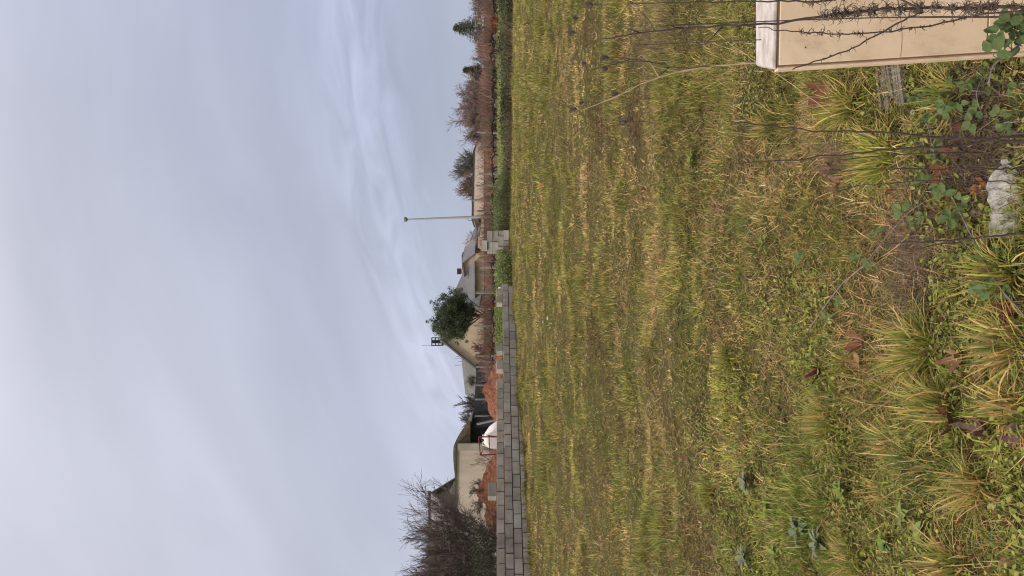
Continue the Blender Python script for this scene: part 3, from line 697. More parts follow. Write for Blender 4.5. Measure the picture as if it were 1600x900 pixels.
# brown feathery heads on some of them
for px, py, Y, rad, n, lab in ((1430, 390, 2.35, .07, 420, 'matted brown feathery seed mass left of the bottle'), (1040, 40, 1.9, .10, 700, 'hazy brown seed plume at the tip of the tall weed'),
                               (1000, 70, 2.2, .10, 500, 'sparser brown plume left of the tall weed tip'), (1310, 250, 2.3, .07, 700, 'brown seed plume over the leaning stems')):
    c = P(px, py, Y); n_ = n
    d = rng.normal(0, 1, (n_, 3)); d /= np.linalg.norm(d, axis=1)[:, None]; rr = rad * rng.random(n_) ** .5
    x, y, z = (d * rr[:, None] * np.array([1.0, .6, 1.0])).T
    c.z = max(c.z, g(c.x, c.y) + rad * 0.45)
    col = np.array((0.17, 0.115, 0.085)) * (0.6 + 0.9 * rng.random(n_))[:, None]
    V, Q, C = blades(x, y, z, rng.random(n_) * 6.28, 0.012 + .03 * rng.random(n_), np.full(n_, .0011), rng.random(n_) * 2.0, rng.normal(0, 1, n_), col, 3)
    mb = MB(); base = Vector((c.x + .02, c.y, g(c.x, c.y) - .01)) - c; mb.tube(smooth_path([base, base * .5 + Vector((.01, 0, 0)), Vector((0, 0, 0))], 8), [.0025] * 4 + [.0015] * 5, 5)
    e = empty('seed_plume', c, lab, 'dry weed'); mb.build('stem', m_stem, e); np_mesh('plume', V, Q, C, m_blade, e)

# pale branching stalk with dark seed heads
def stalk(pix, Y, r0, r1, label, heads=(), m=m_straw, name='dry_stalk', dY=0.0):
    pts = [P(a, b2, Y + dY * i) for i, (a, b2) in enumerate(pix)]
    for p in pts: p.z = max(p.z, g(p.x, p.y) + 0.015)
    pts[0].z = g(pts[0].x, pts[0].y) - 0.02 if pts[0].z < g(pts[0].x, pts[0].y) + 0.2 else pts[0].z
    path = smooth_path(pts, 24, 0.001); e = empty(name, path[0], label, 'dry weed')
    off = e.location.copy(); mb = MB(); lp = [p - off for p in path]; n = len(lp)
    mb.tube(lp, [r0 + (r1 - r0) * i / (n - 1) for i in range(n)], 5)
    for t_ in (.35, .5, .62, .75):
        p = lp[int(t_ * (n - 1))]; d = (lp[-1] - lp[0]).normalized() + Vector((random.gauss(0, .5), random.gauss(0, .3), random.gauss(0, .4)))
        q = [p, p + d * .05, p + d * .10 + Vector((0, 0, .01))]; mb.tube(q, [r1 * 1.3, r1, r1 * .6], 4)
    mb.build('stem', m, e)
    return e
stalk([(1240, 96), (1180, 98), (1120, 103), (1060, 112), (1000, 132), (970, 148), (940, 160)], 2.75, .0035, .0015, 'long pale straw stalk leaning left above the cabinet')
stalk([(1120, 103), (1060, 106), (1020, 97), (985, 93), (955, 92)], 2.75, .0022, .0016, 'dark forked stalk branching beside the long pale straw stalk', m=m_stem)
stalk([(1300, 178), (1220, 120), (1150, 75), (1090, 30)], 2.6, .0012, .0007, 'thin bent straw stalk crossing the grass beside the cabinet top')
def seed_head(px, py, Y, s, label):
    Yn = on_ground(px, py, .26).y; s *= Yn / Y; Y = Yn
    c = P(px, py, Y); base = Vector((c.x - .02, c.y, g(c.x, c.y) - .01))
    if c.z < base.z + .05: c.z = base.z + .06
    e = empty('wild_carrot_head', base, label, 'dried flower head', 'dried wild carrot heads on the right of the field')
    mb = MB(); d = c - base
    mb.tube([Vector((0, 0, 0)), d * .5 + Vector((.01, 0, 0)), d], [.0022, .0018, .0016], 5); mb.build('stem', m_stem, e)
    mb = MB()
    for i in range(46):
        a = random.random() * 6.28; u = random.random(); k = Vector((math.cos(a) * u, math.sin(a) * u, .2 + .5 * random.random())) * s
        tip = d + k + Vector((math.cos(a), math.sin(a), 0)) * -s * .15 * u + Vector((0, 0, s * .7))
        mb.tube([d, d + k, tip], [.0011, .0012, .0020], 3)
    mb.build('umbel', m_curl, e)
for px, py, Y, s, lab in ((952, 90, 3.6, .032, 'largest dark wild carrot head, on the forked dark stalk'), (898, 50, 4.6, .034, 'dark dried wild carrot head near the right frame edge'),
                          (903, 28, 4.9, .026, 'small dried wild carrot head beyond the one at the right edge'), (926, 7, 4.2, .034, 'dried wild carrot head cut by the right frame edge'),
                          (966, 146, 3.7, .026, 'dried wild carrot head touching the pale straw stalk tip'), (901, 170, 4.6, .036, 'dried wild carrot head farthest left in the group'),
                          (912, 160, 4.5, .022, 'tiny pale head just beside the farthest left one'), (980, 190, 3.6, .03, 'brown dried head below the pale straw stalk'), (950, 108, 3.7, .02, 'faint dried head under the largest one'),
                          (916, 100, 4.3, .018, 'very small dark head between the larger ones')):
    seed_head(px, py, Y, s, lab)

# ------------------------------------------------------------------ brambles
def leaf3(mb, c, size, normal, up):
    """trifoliate bramble leaf"""
    nrm = normal.normalized(); u = (up - nrm * up.dot(nrm)).normalized(); s = nrm.cross(u)
    for ang in (-75, 0, 75):
        a = R(ang + random.uniform(-12, 12)); d = (u * math.cos(a) + s * math.sin(a)); w = nrm.cross(d)
        k = size * (1.0 if ang == 0 else 0.85); rows = []
        b0 = c + d * size * .18
        for i in range(7):
            t_ = i / 6; wd = k * .42 * math.sin(math.pi * min(1, t_ * .93 + .07)) ** .7 * (1 - .25 * t_) * (1.08 if i % 2 else .94)
            if i == 6: wd = 0.01 * k
            m_ = b0 + d * k * t_ - nrm * k * .22 * t_ * t_
            rows.append((m_ - w * wd + nrm * wd * .35, m_, m_ + w * wd + nrm * wd * .35))
        vs = [v for r_ in rows for v in r_]; fs = []
        for i in range(6):
            fs += [(i * 3, i * 3 + 1, i * 3 + 4, i * 3 + 3), (i * 3 + 1, i * 3 + 2, i * 3 + 5, i * 3 + 4)]
        mb.add(vs, fs)
def bramble(pix, Y, r, leaves, label, dY=0.0, size=.032, ground=True):
    pts = [P(a, b2, Y + dY * i) for i, (a, b2) in enumerate(pix)]
    if ground:
        pts = [on_ground(a, b2, .035 + .02 * (i % 2)) for i, (a, b2) in enumerate(pix)]
    path = smooth_path(pts, 26, .0008); e = empty('bramble', path[0], label, 'bramble', 'bramble shoots creeping through the grass'); off = e.location.copy()
    mb = MB(); lp = [p - off for p in path]; mb.tube(lp, [r * (1 - .5 * i / 26) for i in range(27)], 6)
    for i in range(1, 26):
        d = Vector((random.gauss(0, 1), random.gauss(0, 1), random.gauss(0, 1))).normalized(); mb.tube([lp[i], lp[i] + d * r * 2.4], [r * .35, r * .05], 4)
    mb.build('cane', m_cane, e, smooth=True)
    mb = MB()
    for (lx, ly) in leaves:
        base = min(lp, key=lambda q: (P(lx, ly, (q + off).y) - (q + off)).length)
        tgt = P(lx, ly, (base + off).y) - off
        gzv = g((tgt + off).x, (tgt + off).y)
        tgt.z = max(tgt.z, gzv + .03 - off.z)
        mb.tube([base, (base + tgt) * .5 + Vector((0, 0, .008)), tgt], [.0011] * 3, 4)
        nrm = Vector((random.gauss(0, .35), -.55 + random.gauss(0, .3), .9)); up = (tgt - base) + Vector((random.gauss(0, .02), random.gauss(0, .02), .004))
        leaf3(mb, tgt, size * random.uniform(.8, 1.2), nrm, up)
    mb.build('leaves', m_bleaf, e)
bramble([(1600, 492), (1560, 440), (1525, 375), (1495, 310), (1470, 265), (1455, 215), (1440, 150)], 2.2, .0026,
        [(1575, 462), (1545, 452), (1530, 448), (1490, 330), (1485, 340), (1505, 290), (1500, 315), (1475, 305), (1468, 290), (1462, 240), (1472, 225), (1480, 248), (1490, 238), (1450, 190), (1470, 165), (1445, 140), (1560, 405), (1550, 390)], 'longest bramble shoot, running past the crumpled bottle towards the cabinet')
bramble([(1260, 520), (1310, 450), (1345, 420), (1385, 370), (1420, 335), (1450, 315)], 2.5, .0022,
        [(1335, 405), (1358, 408), (1370, 365), (1410, 330), (1430, 342), (1442, 335), (1250, 405), (1290, 490), (1310, 470), (1440, 285), (1435, 345)], 'bramble shoot in the open grass left of the weed stems')
bramble([(1640, 20), (1600, 62), (1575, 85), (1553, 103), (1545, 130)], 1.75, .0032,
        [(1590, 58), (1585, 32), (1575, 38), (1562, 52), (1595, 30), (1560, 70), (1553, 82), (1598, 72), (1600, 45), (1588, 42)], 'thick pale bramble cane rising in front of the cabinet corner', ground=False, size=.030)
bramble([(1600, 190), (1570, 192), (1548, 196), (1530, 150), (1545, 110)], 2.1, .0018,
        [(1560, 180), (1570, 205), (1555, 135), (1575, 130), (1585, 180), (1590, 140), (1530, 170), (1520, 190), (1545, 120), (1525, 128), (1590, 110), (1570, 108), (1510, 130), (1590, 160)], 'leafy bramble shoot at the bottom right under the cabinet corner')
bramble([(1545, 145), (1500, 135), (1480, 120), (1440, 135)], 2.2, .0018,
        [(1475, 170), (1478, 160), (1460, 145), (1500, 120), (1485, 135), (1430, 150), (1500, 160)], 'bramble shoot in front of the weathered timber')

# ------------------------------------------------------------------ timber, bottle, stones
c = on_ground(1392, 132, .01)
mb = MB()
rr = Euler((0, R(-5), R(9))).to_matrix()
for i in range(9):
    w = .018; mb.box(rr @ Vector((random.uniform(-.02, .02), (i - 4) * .0175, random.uniform(-.01, .004))), (.17 + random.uniform(-.05, .03), random.uniform(.012, .0185), random.uniform(.014, .026)), rr @ Euler((random.gauss(0, .08), random.gauss(0, .03), random.gauss(0, .05))).to_matrix())
o = mb.build('timber_offcut', m_plank, bevel=.002); o.location = c; tag(o, 'grey weathered split timber lying in the grass beside the cabinet', 'timber')

def bottle():
    Y0 = 2.12
    c = on_ground(1570, 315, .03)
    e = empty('crumpled_bottle', c, 'flattened crumpled white plastic bottle lying near the bottom of the picture', 'bottle', rot=(R(24), R(4), 0))
    # long axis along x: base at -x (photo left), neck at +x
    prof = [(-.105, .034), (-.10, .038), (-.07, .040), (-.03, .043), (.01, .046), (.05, .046), (.07, .042), (.085, .030), (.098, .018), (.104, .013)]
    n = 44; m = 60; vs = []; fs = []
    for i in range(m):
        t_ = i / (m - 1); x = -.105 + .209 * t_
        w = np.interp(x, [p[0] for p in prof], [p[1] for p in prof])
        for k in range(n):
            a = 2 * math.pi * k / n
            y = math.cos(a) * w; z = math.sin(a) * w * .30
            cr_ = (vnoise(x * 1.0, a * .018, .011, 3) - .5) * .016 + (vnoise(x, a * .02 + 9, .035, 5) - .5) * .012
            ed = abs(math.sin(a)) ** .5
            z += float(cr_) * (1 if z > 0 else .3) * ed; y += .002 * math.sin(x * 160) * math.cos(a)
            bendz = -.01 * math.cos(x * 18)
            vs.append((x, y * 1.16 + .006 * math.sin(x * 22), z * .85 + bendz))
    for i in range(m - 1):
        for k in range(n): fs.append((i * n + k, i * n + (k + 1) % n, (i + 1) * n + (k + 1) % n, (i + 1) * n + k))
    fs.append(tuple(range(n))[::-1]); fs.append(tuple((m - 1) * n + k for k in range(n)))
    mb = MB(); mb.add(vs, fs); mb.build('bottle_body', m_plastic, e, smooth=True)
    mb = MB(); mb.tube([(.105, .004, -.003), (.110, .004, -.003), (.112, .004, -.003), (.122, .004, -.003)], [.011, .011, .015, .0145], 16); mb.build('bottle_cap', m_plastic, e, smooth=False, bevel=.001)
bottle()
def blob(name, c, s, m, label, cat, group=None, flat=.6):
    mb = MB(); n1_, n2_ = 7, 9; vs = []; fs = []
    ax = [random.uniform(.7, 1.2) for _ in range(3)]
    for i in range(n1_):
        th = math.pi * i / (n1_ - 1)
        for k in range(n2_):
            a = 2 * math.pi * k / n2_; r_ = s * random.uniform(.85, 1.12)
            vs.append((r_ * math.sin(th) * math.cos(a) * ax[0], r_ * math.sin(th) * math.sin(a) * ax[1], r_ * math.cos(th) * flat))
    for i in range(n1_ - 1):
        for k in range(n2_): fs.append((i * n2_ + k, (i + 1) * n2_ + k, (i + 1) * n2_ + (k + 1) % n2_, i * n2_ + (k + 1) % n2_))
    mb.add(vs, fs); o = mb.build(name, m, smooth=True); o.location = c
    return tag(o, label, cat, group)
for px, py, s, lab in ((1537, 209, .012, 'pale pebble beside the dark folded leaf'), (1566, 252, .014, 'whitish pebble near the bottle cap'), (1596, 240, .015, 'grey pebble at the bottom frame edge right of the bottle'),
                       (1533, 262, .011, 'small pebble above the bottle shoulder'), (1525, 330, .013, 'brown pebble left of the orange leaf'), (1585, 380, .012, 'pebble under the base end of the bottle'),
                       (1585, 225, .016, 'largest rounded pebble among the weed roots'), (1430, 175, .013, 'pale snail-sized pebble in front of the timber')):
    blob('pebble', on_ground(px, py, .012), s, m_stone, lab, 'pebble', 'pebbles between the weed roots')
for px, py, s, lab in ((856, 497, .05, 'largest white scrap in the cluster far out in the field'), (850, 503, .035, 'white scrap left of the largest in the cluster'), (862, 505, .03, 'near white scrap of the far cluster'),
                       (860, 512, .025, 'leftmost small white scrap of the far cluster'), (830, 468, .03, 'lone white scrap beyond the far cluster'), (1048, 530, .018, 'white speck-like scrap in the centre field'),
                       (910, 600, .025, 'lone white scrap on the left mid field'), (846, 654, .03, 'white scrap out in front of the block wall'), (828, 800, .035, 'white scrap at the foot of the block wall'), (852, 190, .03, 'white scrap out on the right side of the field')):
    blob('litter_scrap', on_ground(px, py, .03), s * .75, m_pale, lab, 'litter', 'white scraps on the field', .5)

# broad-leaved weeds and grey mullein-like plants
def rosette(px, py, nl, L, w, colr, label, upn=.35, cat='weed'):
    L *= 1.15; w *= 1.05; nl += 5; L *= random.uniform(.85, 1.1)
    c = on_ground(px, py); parts_ = []; V_, F_, b0 = [], [], 0
    mb = MB()
    for i in range(nl):
        a = i * 2.4 + random.uniform(-.3, .3); l = L * random.uniform(.6, 1.1); ww = w * random.uniform(.8, 1.1); mb.cur = tuple(q * random.uniform(.8, 1.2) for q in colr)
        d = Vector((math.cos(a), math.sin(a), 0)); s_ = Vector((-math.sin(a), math.cos(a), 0)); el = random.uniform(upn, upn + .6); vs = []; fs = []
        p = Vector((0, 0, .005)); k = 7
        for j in range(k + 1):
            t_ = j / k; wd = ww * math.sin(math.pi * min(.97, .12 + .85 * t_)) ** .8 * (1.06 if j % 2 else .96)
            z = math.sin(el) * l * t_ - .5 * l * t_ * t_ * .8; m_ = p + d * (math.cos(el) * l * t_) + Vector((0, 0, z))
            vs += [m_ - s_ * wd + Vector((0, 0, wd * .3)), m_, m_ + s_ * wd + Vector((0, 0, wd * .3))]
        for j in range(k): fs += [(j * 3, j * 3 + 1, j * 3 + 4, j * 3 + 3), (j * 3 + 1, j * 3 + 2, j * 3 + 5, j * 3 + 4)]
        mb.add(vs, fs)
    o = mb.build('broadleaf_weed', m_leafv); o.location = c + Vector((0, 0, .03)); tag(o, label, cat, 'broad-leaved weeds in the left foreground')
GRY = (0.19, 0.21, 0.135); LG = (0.19, 0.225, 0.07); GRN = (.16, .20, .05)
rosette(1455, 832, 6, .05, .014, LG, 'broad pale green rosette with a tiny yellow flower near the lower left', .2)
rosette(1430, 805, 6, .05, .012, LG, 'light green seedling above the pale rosette')
rosette(1265, 828, 12, .09, .014, GRY, 'grey-green felted weed, the nearest of the grey ones')
rosette(1292, 850, 9, .08, .011, GRY, 'grey felted weed at the far left beside the nearest one')
rosette(1180, 755, 10, .10, .018, GRY, 'grey-green weed with long upright leaves beyond the others')
rosette(1215, 790, 10, .07, .012, GRN, 'green leafy weed between the two grey patches')
rosette(1175, 870, 8, .08, .014, GRY, 'dull grey leafed weed at the left frame edge')
rosette(1225, 865, 12, .06, .012, LG, 'bright small-leafed weed near the left frame edge')
rosette(1330, 770, 12, .05, .011, GRN, 'green weed between the straw tuft and grey weeds')
rosette(1400, 850, 12, .05, .010, GRN, 'small leafy weed left of the straw tuft')
rosette(1090, 250, 12, .08, .010, GRN, 'leafy bright green weed right of centre in the field')
rosette(1210, 380, 14, .07, .008, GRN, 'finely leaved green weed in the centre of the near field')
for px, py, lab in ((1465, 830, 'tiny yellow flower on the pale rosette'), (1533, 556, 'tiny white flower beside the pale brown leaf')):
    c = on_ground(px, py, .045); mb = MB()
    for i in range(8):
        a = i * math.pi / 4; mb.add([(0, 0, 0), (.004 * math.cos(a - .3), .004 * math.sin(a - .3), .001), (.006 * math.cos(a), .006 * math.sin(a), 0), (.004 * math.cos(a + .3), .004 * math.sin(a + .3), .001)], [(0, 1, 2, 3)])
    mb.tube([(0, 0, 0), (0.002, 0, -.045)], .0008, 4)
    o = mb.build('small_flower', mat('petal_' + lab.split()[1], (.75, .5, .03) if 'yellow' in lab else (.8, .8, .78), .6, .05, 9)); o.location = c; tag(o, lab, 'flower')

# ------------------------------------------------------------------ block wall
CH = 0.2; TOP = 1.492
wd3 = Vector((WD[0], WD[1], 0)); wn3 = Vector((WD[1], -WD[0], 0))    # wn3 faces the camera
rotw = Matrix(((WD[0], -WD[1], 0), (WD[1], WD[0], 0), (0, 0, 1)))
LW = float(np.linalg.norm(WALL_B - WALL_A)); BL = 0.402
def s_at(py):                                                       # position along the wall of a picture row
    k = (450 - py) / F; return (k * WALL_A[1] - WALL_A[0]) / (WD[0] - k * WD[1])
wall = empty('block_wall', (WALL_A[0], WALL_A[1], 0.7), 'unfinished low wall of grey cement blocks running into the distance on the left', 'wall')
off = wall.location.copy()
mb = MB(); mo = MB()
S0 = -9.0
for c_ in range(6):
    zc = TOP - CH * (c_ + .5); s = S0 + (BL / 2 if c_ % 2 else 0) + .07 * c_
    while s < LW + (.25 if c_ else -.05):
        sc = s + BL / 2; py = None
        x, y = WALL_A + WD * sc; row = 450 - F * x / y
        ok = True
        if c_ == 0:
            ok = row > 597 or 566.5 < row < 586 or 536 < row < 551 or 458 < row < 476
        if ok and sc < LW + (.4 if c_ else 0):
            tone = random.uniform(.78, 1.18); warm = random.uniform(0, .05)
            mb.cur = (tone * (1 + warm), tone, tone * (1 - warm))
            jx = random.uniform(-.010, .010)
            p = Vector((x, y, zc)) + wn3 * jx - off
            mb.box(p, (BL - .022 - random.random() * .010, .19, CH - .022), rotw @ Euler((random.gauss(0, .006), random.gauss(0, .006), random.gauss(0, .008))).to_matrix())
            mb.cur = (1, 1, 1)
        s += BL
mb.build('blocks', m_block, wall, bevel=.005)
p0 = WALL_A + WD * S0; cen = (p0 + WALL_B) / 2; Lc = float(np.linalg.norm(WALL_B - p0))
mo.box(Vector((cen[0], cen[1], TOP - CH - .62 + .0)) - off, (Lc - .05, .150, 1.2), rotw)
x1 = s_at(598) ; c2 = WALL_A + WD * ((S0 + x1) / 2)
mo.box(Vector((c2[0], c2[1], TOP - CH * .55)) - off, (x1 - S0 - .25, .148, CH * .86), rotw)
mo.build('mortar', m_mortar, wall)
# footing with soil splashes
mb = MB(); f0 = WALL_A + WD * S0; f1 = WALL_B
for i in range(60):
    a = f0 + (f1 - f0) * i / 60; b2 = f0 + (f1 - f0) * (i + 1) / 60; m_ = (a + b2) / 2
    zz = g(m_[0] + wn3.x * .15, m_[1] + wn3.y * .15)
    mb.box(Vector((m_[0], m_[1], zz - .02)) + wn3 * .11 - off, (Lc / 60 + .002, .09 + random.random() * .03, .10 + random.random() * .04), rotw)
mb.build('footing', mat('brown_footing', (.15, .11, .08), .95, .35, 5, .6), wall, bevel=.01)

def block_mesh():
    mb = MB(); mb.box((0, 0, .1), (.39, .19, .2)); o = mb.build('cement_block', m_block, bevel=.006); return o
b0 = block_mesh(); x, y = WALL_A + WD * s_at(768); b0.location = (x, y, TOP + .001); b0.rotation_euler = (0, 0, math.atan2(WD[1], WD[0]) - .1)
tag(b0, 'single loose grey block set on top of the long wall', 'block')
# stack by the end of the wall
grp = 'cement blocks in the stack at the far end of the field'
SY = 28.6; sz0 = P(795, 380, SY).z
def sb(row, py0, depth=0, end=False, lab=None, rot=0.0):
    o = b0.copy(); COL.objects.link(o); o.pop('group', None)
    w = .195 if end else .39
    X = (450 - py0) / F * SY - w / 2
    o.location = (X + random.uniform(-.008, .008), SY + depth * .4 + (.1 if end else 0) + random.uniform(-.04, .04), sz0 + row * .202); o.scale = (.965, 1, .985)
    o.rotation_euler = (0, 0, (math.pi / 2 if end else 0) + rot)
    o['label'] = lab; o['category'] = 'block'; o['group'] = grp
R0 = 'cement block in the bottom row of the square stack'; R1 = 'cement block in the second row of the square stack'; R2 = 'cement block in the third row of the square stack'; R3 = 'cement block in the fourth row of the square stack'
sb(0, 360, lab=R0); sb(0, 377, end=True, lab=R0); sb(0, 386, lab=R0, rot=.06)
sb(1, 360.5, end=True, lab=R1); sb(1, 369, lab=R1); sb(1, 386.5, end=False, lab=R1, rot=-.05)
sb(2, 361, lab=R2, rot=.05); sb(2, 378, lab=R2)
sb(3, 361, lab=R3); sb(3, 378.5, lab=R3, rot=.04)
for r_, L_ in ((0, R0), (1, R1), (2, R2), (3, R3)):
    sb(r_, 362, 1.05, lab=L_); sb(r_, 379.5, 1.05, lab=L_)
sb(4, 375.5, lab='topmost cement block crowning the square stack', rot=.05)
# ball on the wall end
bp_ = WALL_A + WD * (LW + .17)
mb = MB(); vs = []; fs = []
for i in range(13):
    th = math.pi * i / 12
    for k in range(20): a = 2 * math.pi * k / 20; vs.append((.068 * math.sin(th) * math.cos(a), .068 * math.sin(th) * math.sin(a), .068 * math.cos(th)))
for i in range(12):
    for k in range(20): fs.append((i * 20 + k, (i + 1) * 20 + k, (i + 1) * 20 + (k + 1) % 20, i * 20 + (k + 1) % 20))
mb.add(vs, fs); o = mb.build('white_ball', m_white, smooth=True); o.location = (bp_[0] + .0, bp_[1], TOP - CH + .069)
tag(o, 'small round white ball resting on the far end of the block wall', 'ball')

# ------------------------------------------------------------------ soil mounds, sack, frame
def mound(cx, cy, h, rad, z0, label, seed, sq=1.0, skew=0):
    n = 60; vs = []; fs = []
    for i in range(n):
        for k in range(n):
            u = (i / (n - 1) * 2 - 1); v = (k / (n - 1) * 2 - 1); r_ = math.hypot(u, v)
            x = u * rad * 1.15; y = v * rad * .9
            hh = max(0, 1 - r_) ** sq
            z = h * hh * (1 + .35 * (float(fbm(x + seed, y, .5, 2, 4)) - .5) * 2) + .10 * (float(vnoise(x + seed, y, .09, 5)) - .5) * (hh > .03) + .05 * (float(vnoise(x + seed, y, .04, 6)) - .5)
            vs.append((x + skew * hh, y, z - .12 * (r_ > .98)))
    for i in range(n - 1):
        for k in range(n - 1): fs.append((i * n + k, (i + 1) * n + k, (i + 1) * n + k + 1, i * n + k + 1))
    mb = MB(); mb.add(vs, fs); o = mb.build('soil_mound', m_soil); o.location = (cx, cy, z0)
    return tag(o, label, 'soil heap', 'heaps of red clay behind the wall')
def mnd(py, top, Y, rad, label, seed, sq=1., skew=0):
    c = P(top, py, Y); z0 = g(c.x, c.y) - .05; mound(c.x, Y, c.z - z0, rad, z0, label, seed, sq, skew)
mnd(611, 753, 32, 2.0, 'smaller pointed heap of red clay soil behind the far part of the wall', 3, .95)
mnd(772, 751, 28, 2.5, 'broad heap of red clay soil behind the near part of the wall', 8, .8)

# sack
c = P(777, 681, 27); zg = g(c.x, c.y)
sack = empty('white_bulk_sack', (c.x, 27.3, zg), 'white bulk sack with a dark strap, bulging behind the wall next to the red frame', 'sack')
n = 28; m = 16; vs = []; fs = []; topz = 1.92 - zg
for i in range(m):
    t_ = i / (m - 1)
    for k in range(n):
        a = 2 * math.pi * k / n; sq = (abs(math.cos(a)) ** 6 + abs(math.sin(a)) ** 6) ** (-1 / 6)
        w = .47 * (1 - .12 * abs(t_ - .5)) * (1 - .35 * max(0, (t_ - .85) / .15) ** 1.6)
        x = math.cos(a) * sq * w + .015 * math.sin(9 * a + 6 * t_); y = math.sin(a) * sq * w * .85 + .015 * math.sin(7 * a)
        z = topz * t_ * (1 - .42 * max(0, x / .47) - .10 * max(0, -x / .47 - .6)) + (.025 * math.sin(a * 5 + t_ * 4) * t_)
        vs.append((x, y, z))
for i in range(m - 1):
    for k in range(n): fs.append((i * n + k, i * n + (k + 1) % n, (i + 1) * n + (k + 1) % n, (i + 1) * n + k))
fs.append(tuple((m - 1) * n + k for k in range(n)))
mb = MB(); mb.add(vs, fs); mb.build('sack_body', m_bag, sack, smooth=True)
mb = MB(); mb.tube([(.02, -.5, .1), (.02, -.52, .5), (.03, -.50, topz * .75), (.05, -.38, topz * .90)], .02, 6); mb.build('strap', m_strap, sack)
for sx in (-.3, -.05):
    mb = MB(); mb.tube([(sx - .1, -.15, topz * .9), (sx - .05, -.2, topz + .06), (sx + .05, -.2, topz + .05), (sx + .1, -.12, topz * .9)], .022, 6); mb.build('lifting_loop', m_bag, sack)
# red frame
Yr = 26.2
fr_ = empty('red_metal_frame', P(800, 696, Yr), 'dark red tubular metal frame standing in front of the white sack', 'frame'); o3 = fr_.location.copy()
A, B_, C_, D_ = P(800, 682.5, Yr), P(748, 682.5, Yr), P(750.5, 711, Yr - .1), P(800, 709, Yr - .1)
mb = MB(); mb.tube([A - o3, B_ - o3], .024, 6); mb.build('leg', m_red, fr_)
mb = MB(); mb.tube([C_ - o3, D_ - o3], .024, 6); mb.build('leg', m_red, fr_)
mb = MB(); mb.tube([B_ - o3, C_ - o3], .021, 6); mb.build('top_bar', m_red, fr_)
mb = MB(); mb.tube([P(764, 683, Yr) - o3, P(765.5, 709.5, Yr - .1) - o3], .018, 6); mb.build('middle_bar', m_red, fr_)
mb = MB(); mb.tube([C_ - o3, C_ - o3 + Vector((.16, .0, -.08))], .018, 6); mb.build('brace', m_red, fr_)

# ------------------------------------------------------------------ buildings
def slab(mb, q, th=.12):
    q = [Vector(v) for v in q]; nrm = (q[1] - q[0]).cross(q[3] - q[0]).normalized()
    if nrm.z < 0: nrm = -nrm
    mb.hexa([v - nrm * th for v in q] + q)
def build_at(mb, name, m, par, **k): return mb.build(name, m, par, **k)
def local(par, q): return [Vector(v) - par.location for v in q]
def poly_prism(mb, front, back):
    n = len(front); vs = list(front) + list(back)
    mb.add(vs, [tuple(range(n)), tuple(range(n, 2 * n))[::-1]] + [(i, i + n, (i + 1) % n + n, (i + 1) % n) for i in range(n)])

# A workshop with stained concrete wall
W0 = 50.0
ws_ = empty('workshop', P(760, 800, W0), 'long stained concrete-walled shed behind the clay heaps on the left', 'building')
xr = (450 - 693) / F * W0; xl = xr - 14; zt_ = 4.12; zb_ = 1.0
mb = MB(); fr1 = [Vector((xl, W0, zb_)), Vector((xr, W0, zb_)), Vector((xr, W0, zt_ - .06)), Vector((xl, W0, zt_ + .18))]
bk1 = [v + Vector((-1.35 if v.x > xl + 1 else 0, 8, 0)) for v in fr1]
poly_prism(mb, local(ws_, fr1), local(ws_, bk1)); mb.build('wall', m_concrete, ws_)
mb = MB(); mb.box(Vector(((xl + xr) / 2, W0 - .01, zt_ + .10)) - ws_.location, (14.2, .25, .09), Euler((0, R(.98), 0)).to_matrix()); mb.build('coping', m_trim, ws_)
mb = MB(); mb.box(Vector((xr - .22, W0 - .03, 2.6)) - ws_.location, (.45, .1, 2.85)); mb.build('pillar', mat('dark_render', (.30, .27, .225), .9, .2, 1.5), ws_)
# curved lean-to roof overgrown with dead plants
mb = MB(); r1 = []; r2 = []
for i in range(17):
    t_ = i / 16; x = xr - 2.6 + 4.0 * t_; z = 4.12 + .20 * math.sin(math.pi * min(1, t_ / .9)) ** .7 - 1.0 * max(0, t_ - .55) ** 1.3 * 2.2
    r1.append(Vector((x, W0 + .6, z))); r2.append(Vector((x - .7, W0 + 3.6, z)))
low1 = [Vector((r1[-1].x, W0 + .6, 3.2)), Vector((r1[0].x, W0 + .6, 3.2))]
poly_prism(mb, local(ws_, r1 + low1), local(ws_, r2 + [v + Vector((-.7, 3, 0)) for v in low1])); mb.build('curved_roof', mat('dead_sod', (.11, .085, .06), .95, .4, 6, .8), ws_)
# dark open side between workshop and net
dk = empty('dark_lean_to', P(776, 670, 52), 'dark open lean-to beside the right end of the concrete shed', 'building')
mb = MB(); f_ = [P(776, 692, 52), P(776, 664, 52), P(729, 671, 52), P(733, 692, 52)]; b_ = [v + Vector((0, 4, 0)) for v in f_]
poly_prism(mb, local(dk, f_), local(dk, b_)); mb.build('wall', m_dark, dk)
mb = MB(); slab(mb, local(dk, [P(736, 660, 51.5), P(727.5, 674, 51.5), P(727.5, 674, 51.5) + Vector((0, 5, 0)), P(736, 660, 51.5) + Vector((0, 5, 0))]), .08); mb.build('roof', m_trim, dk)

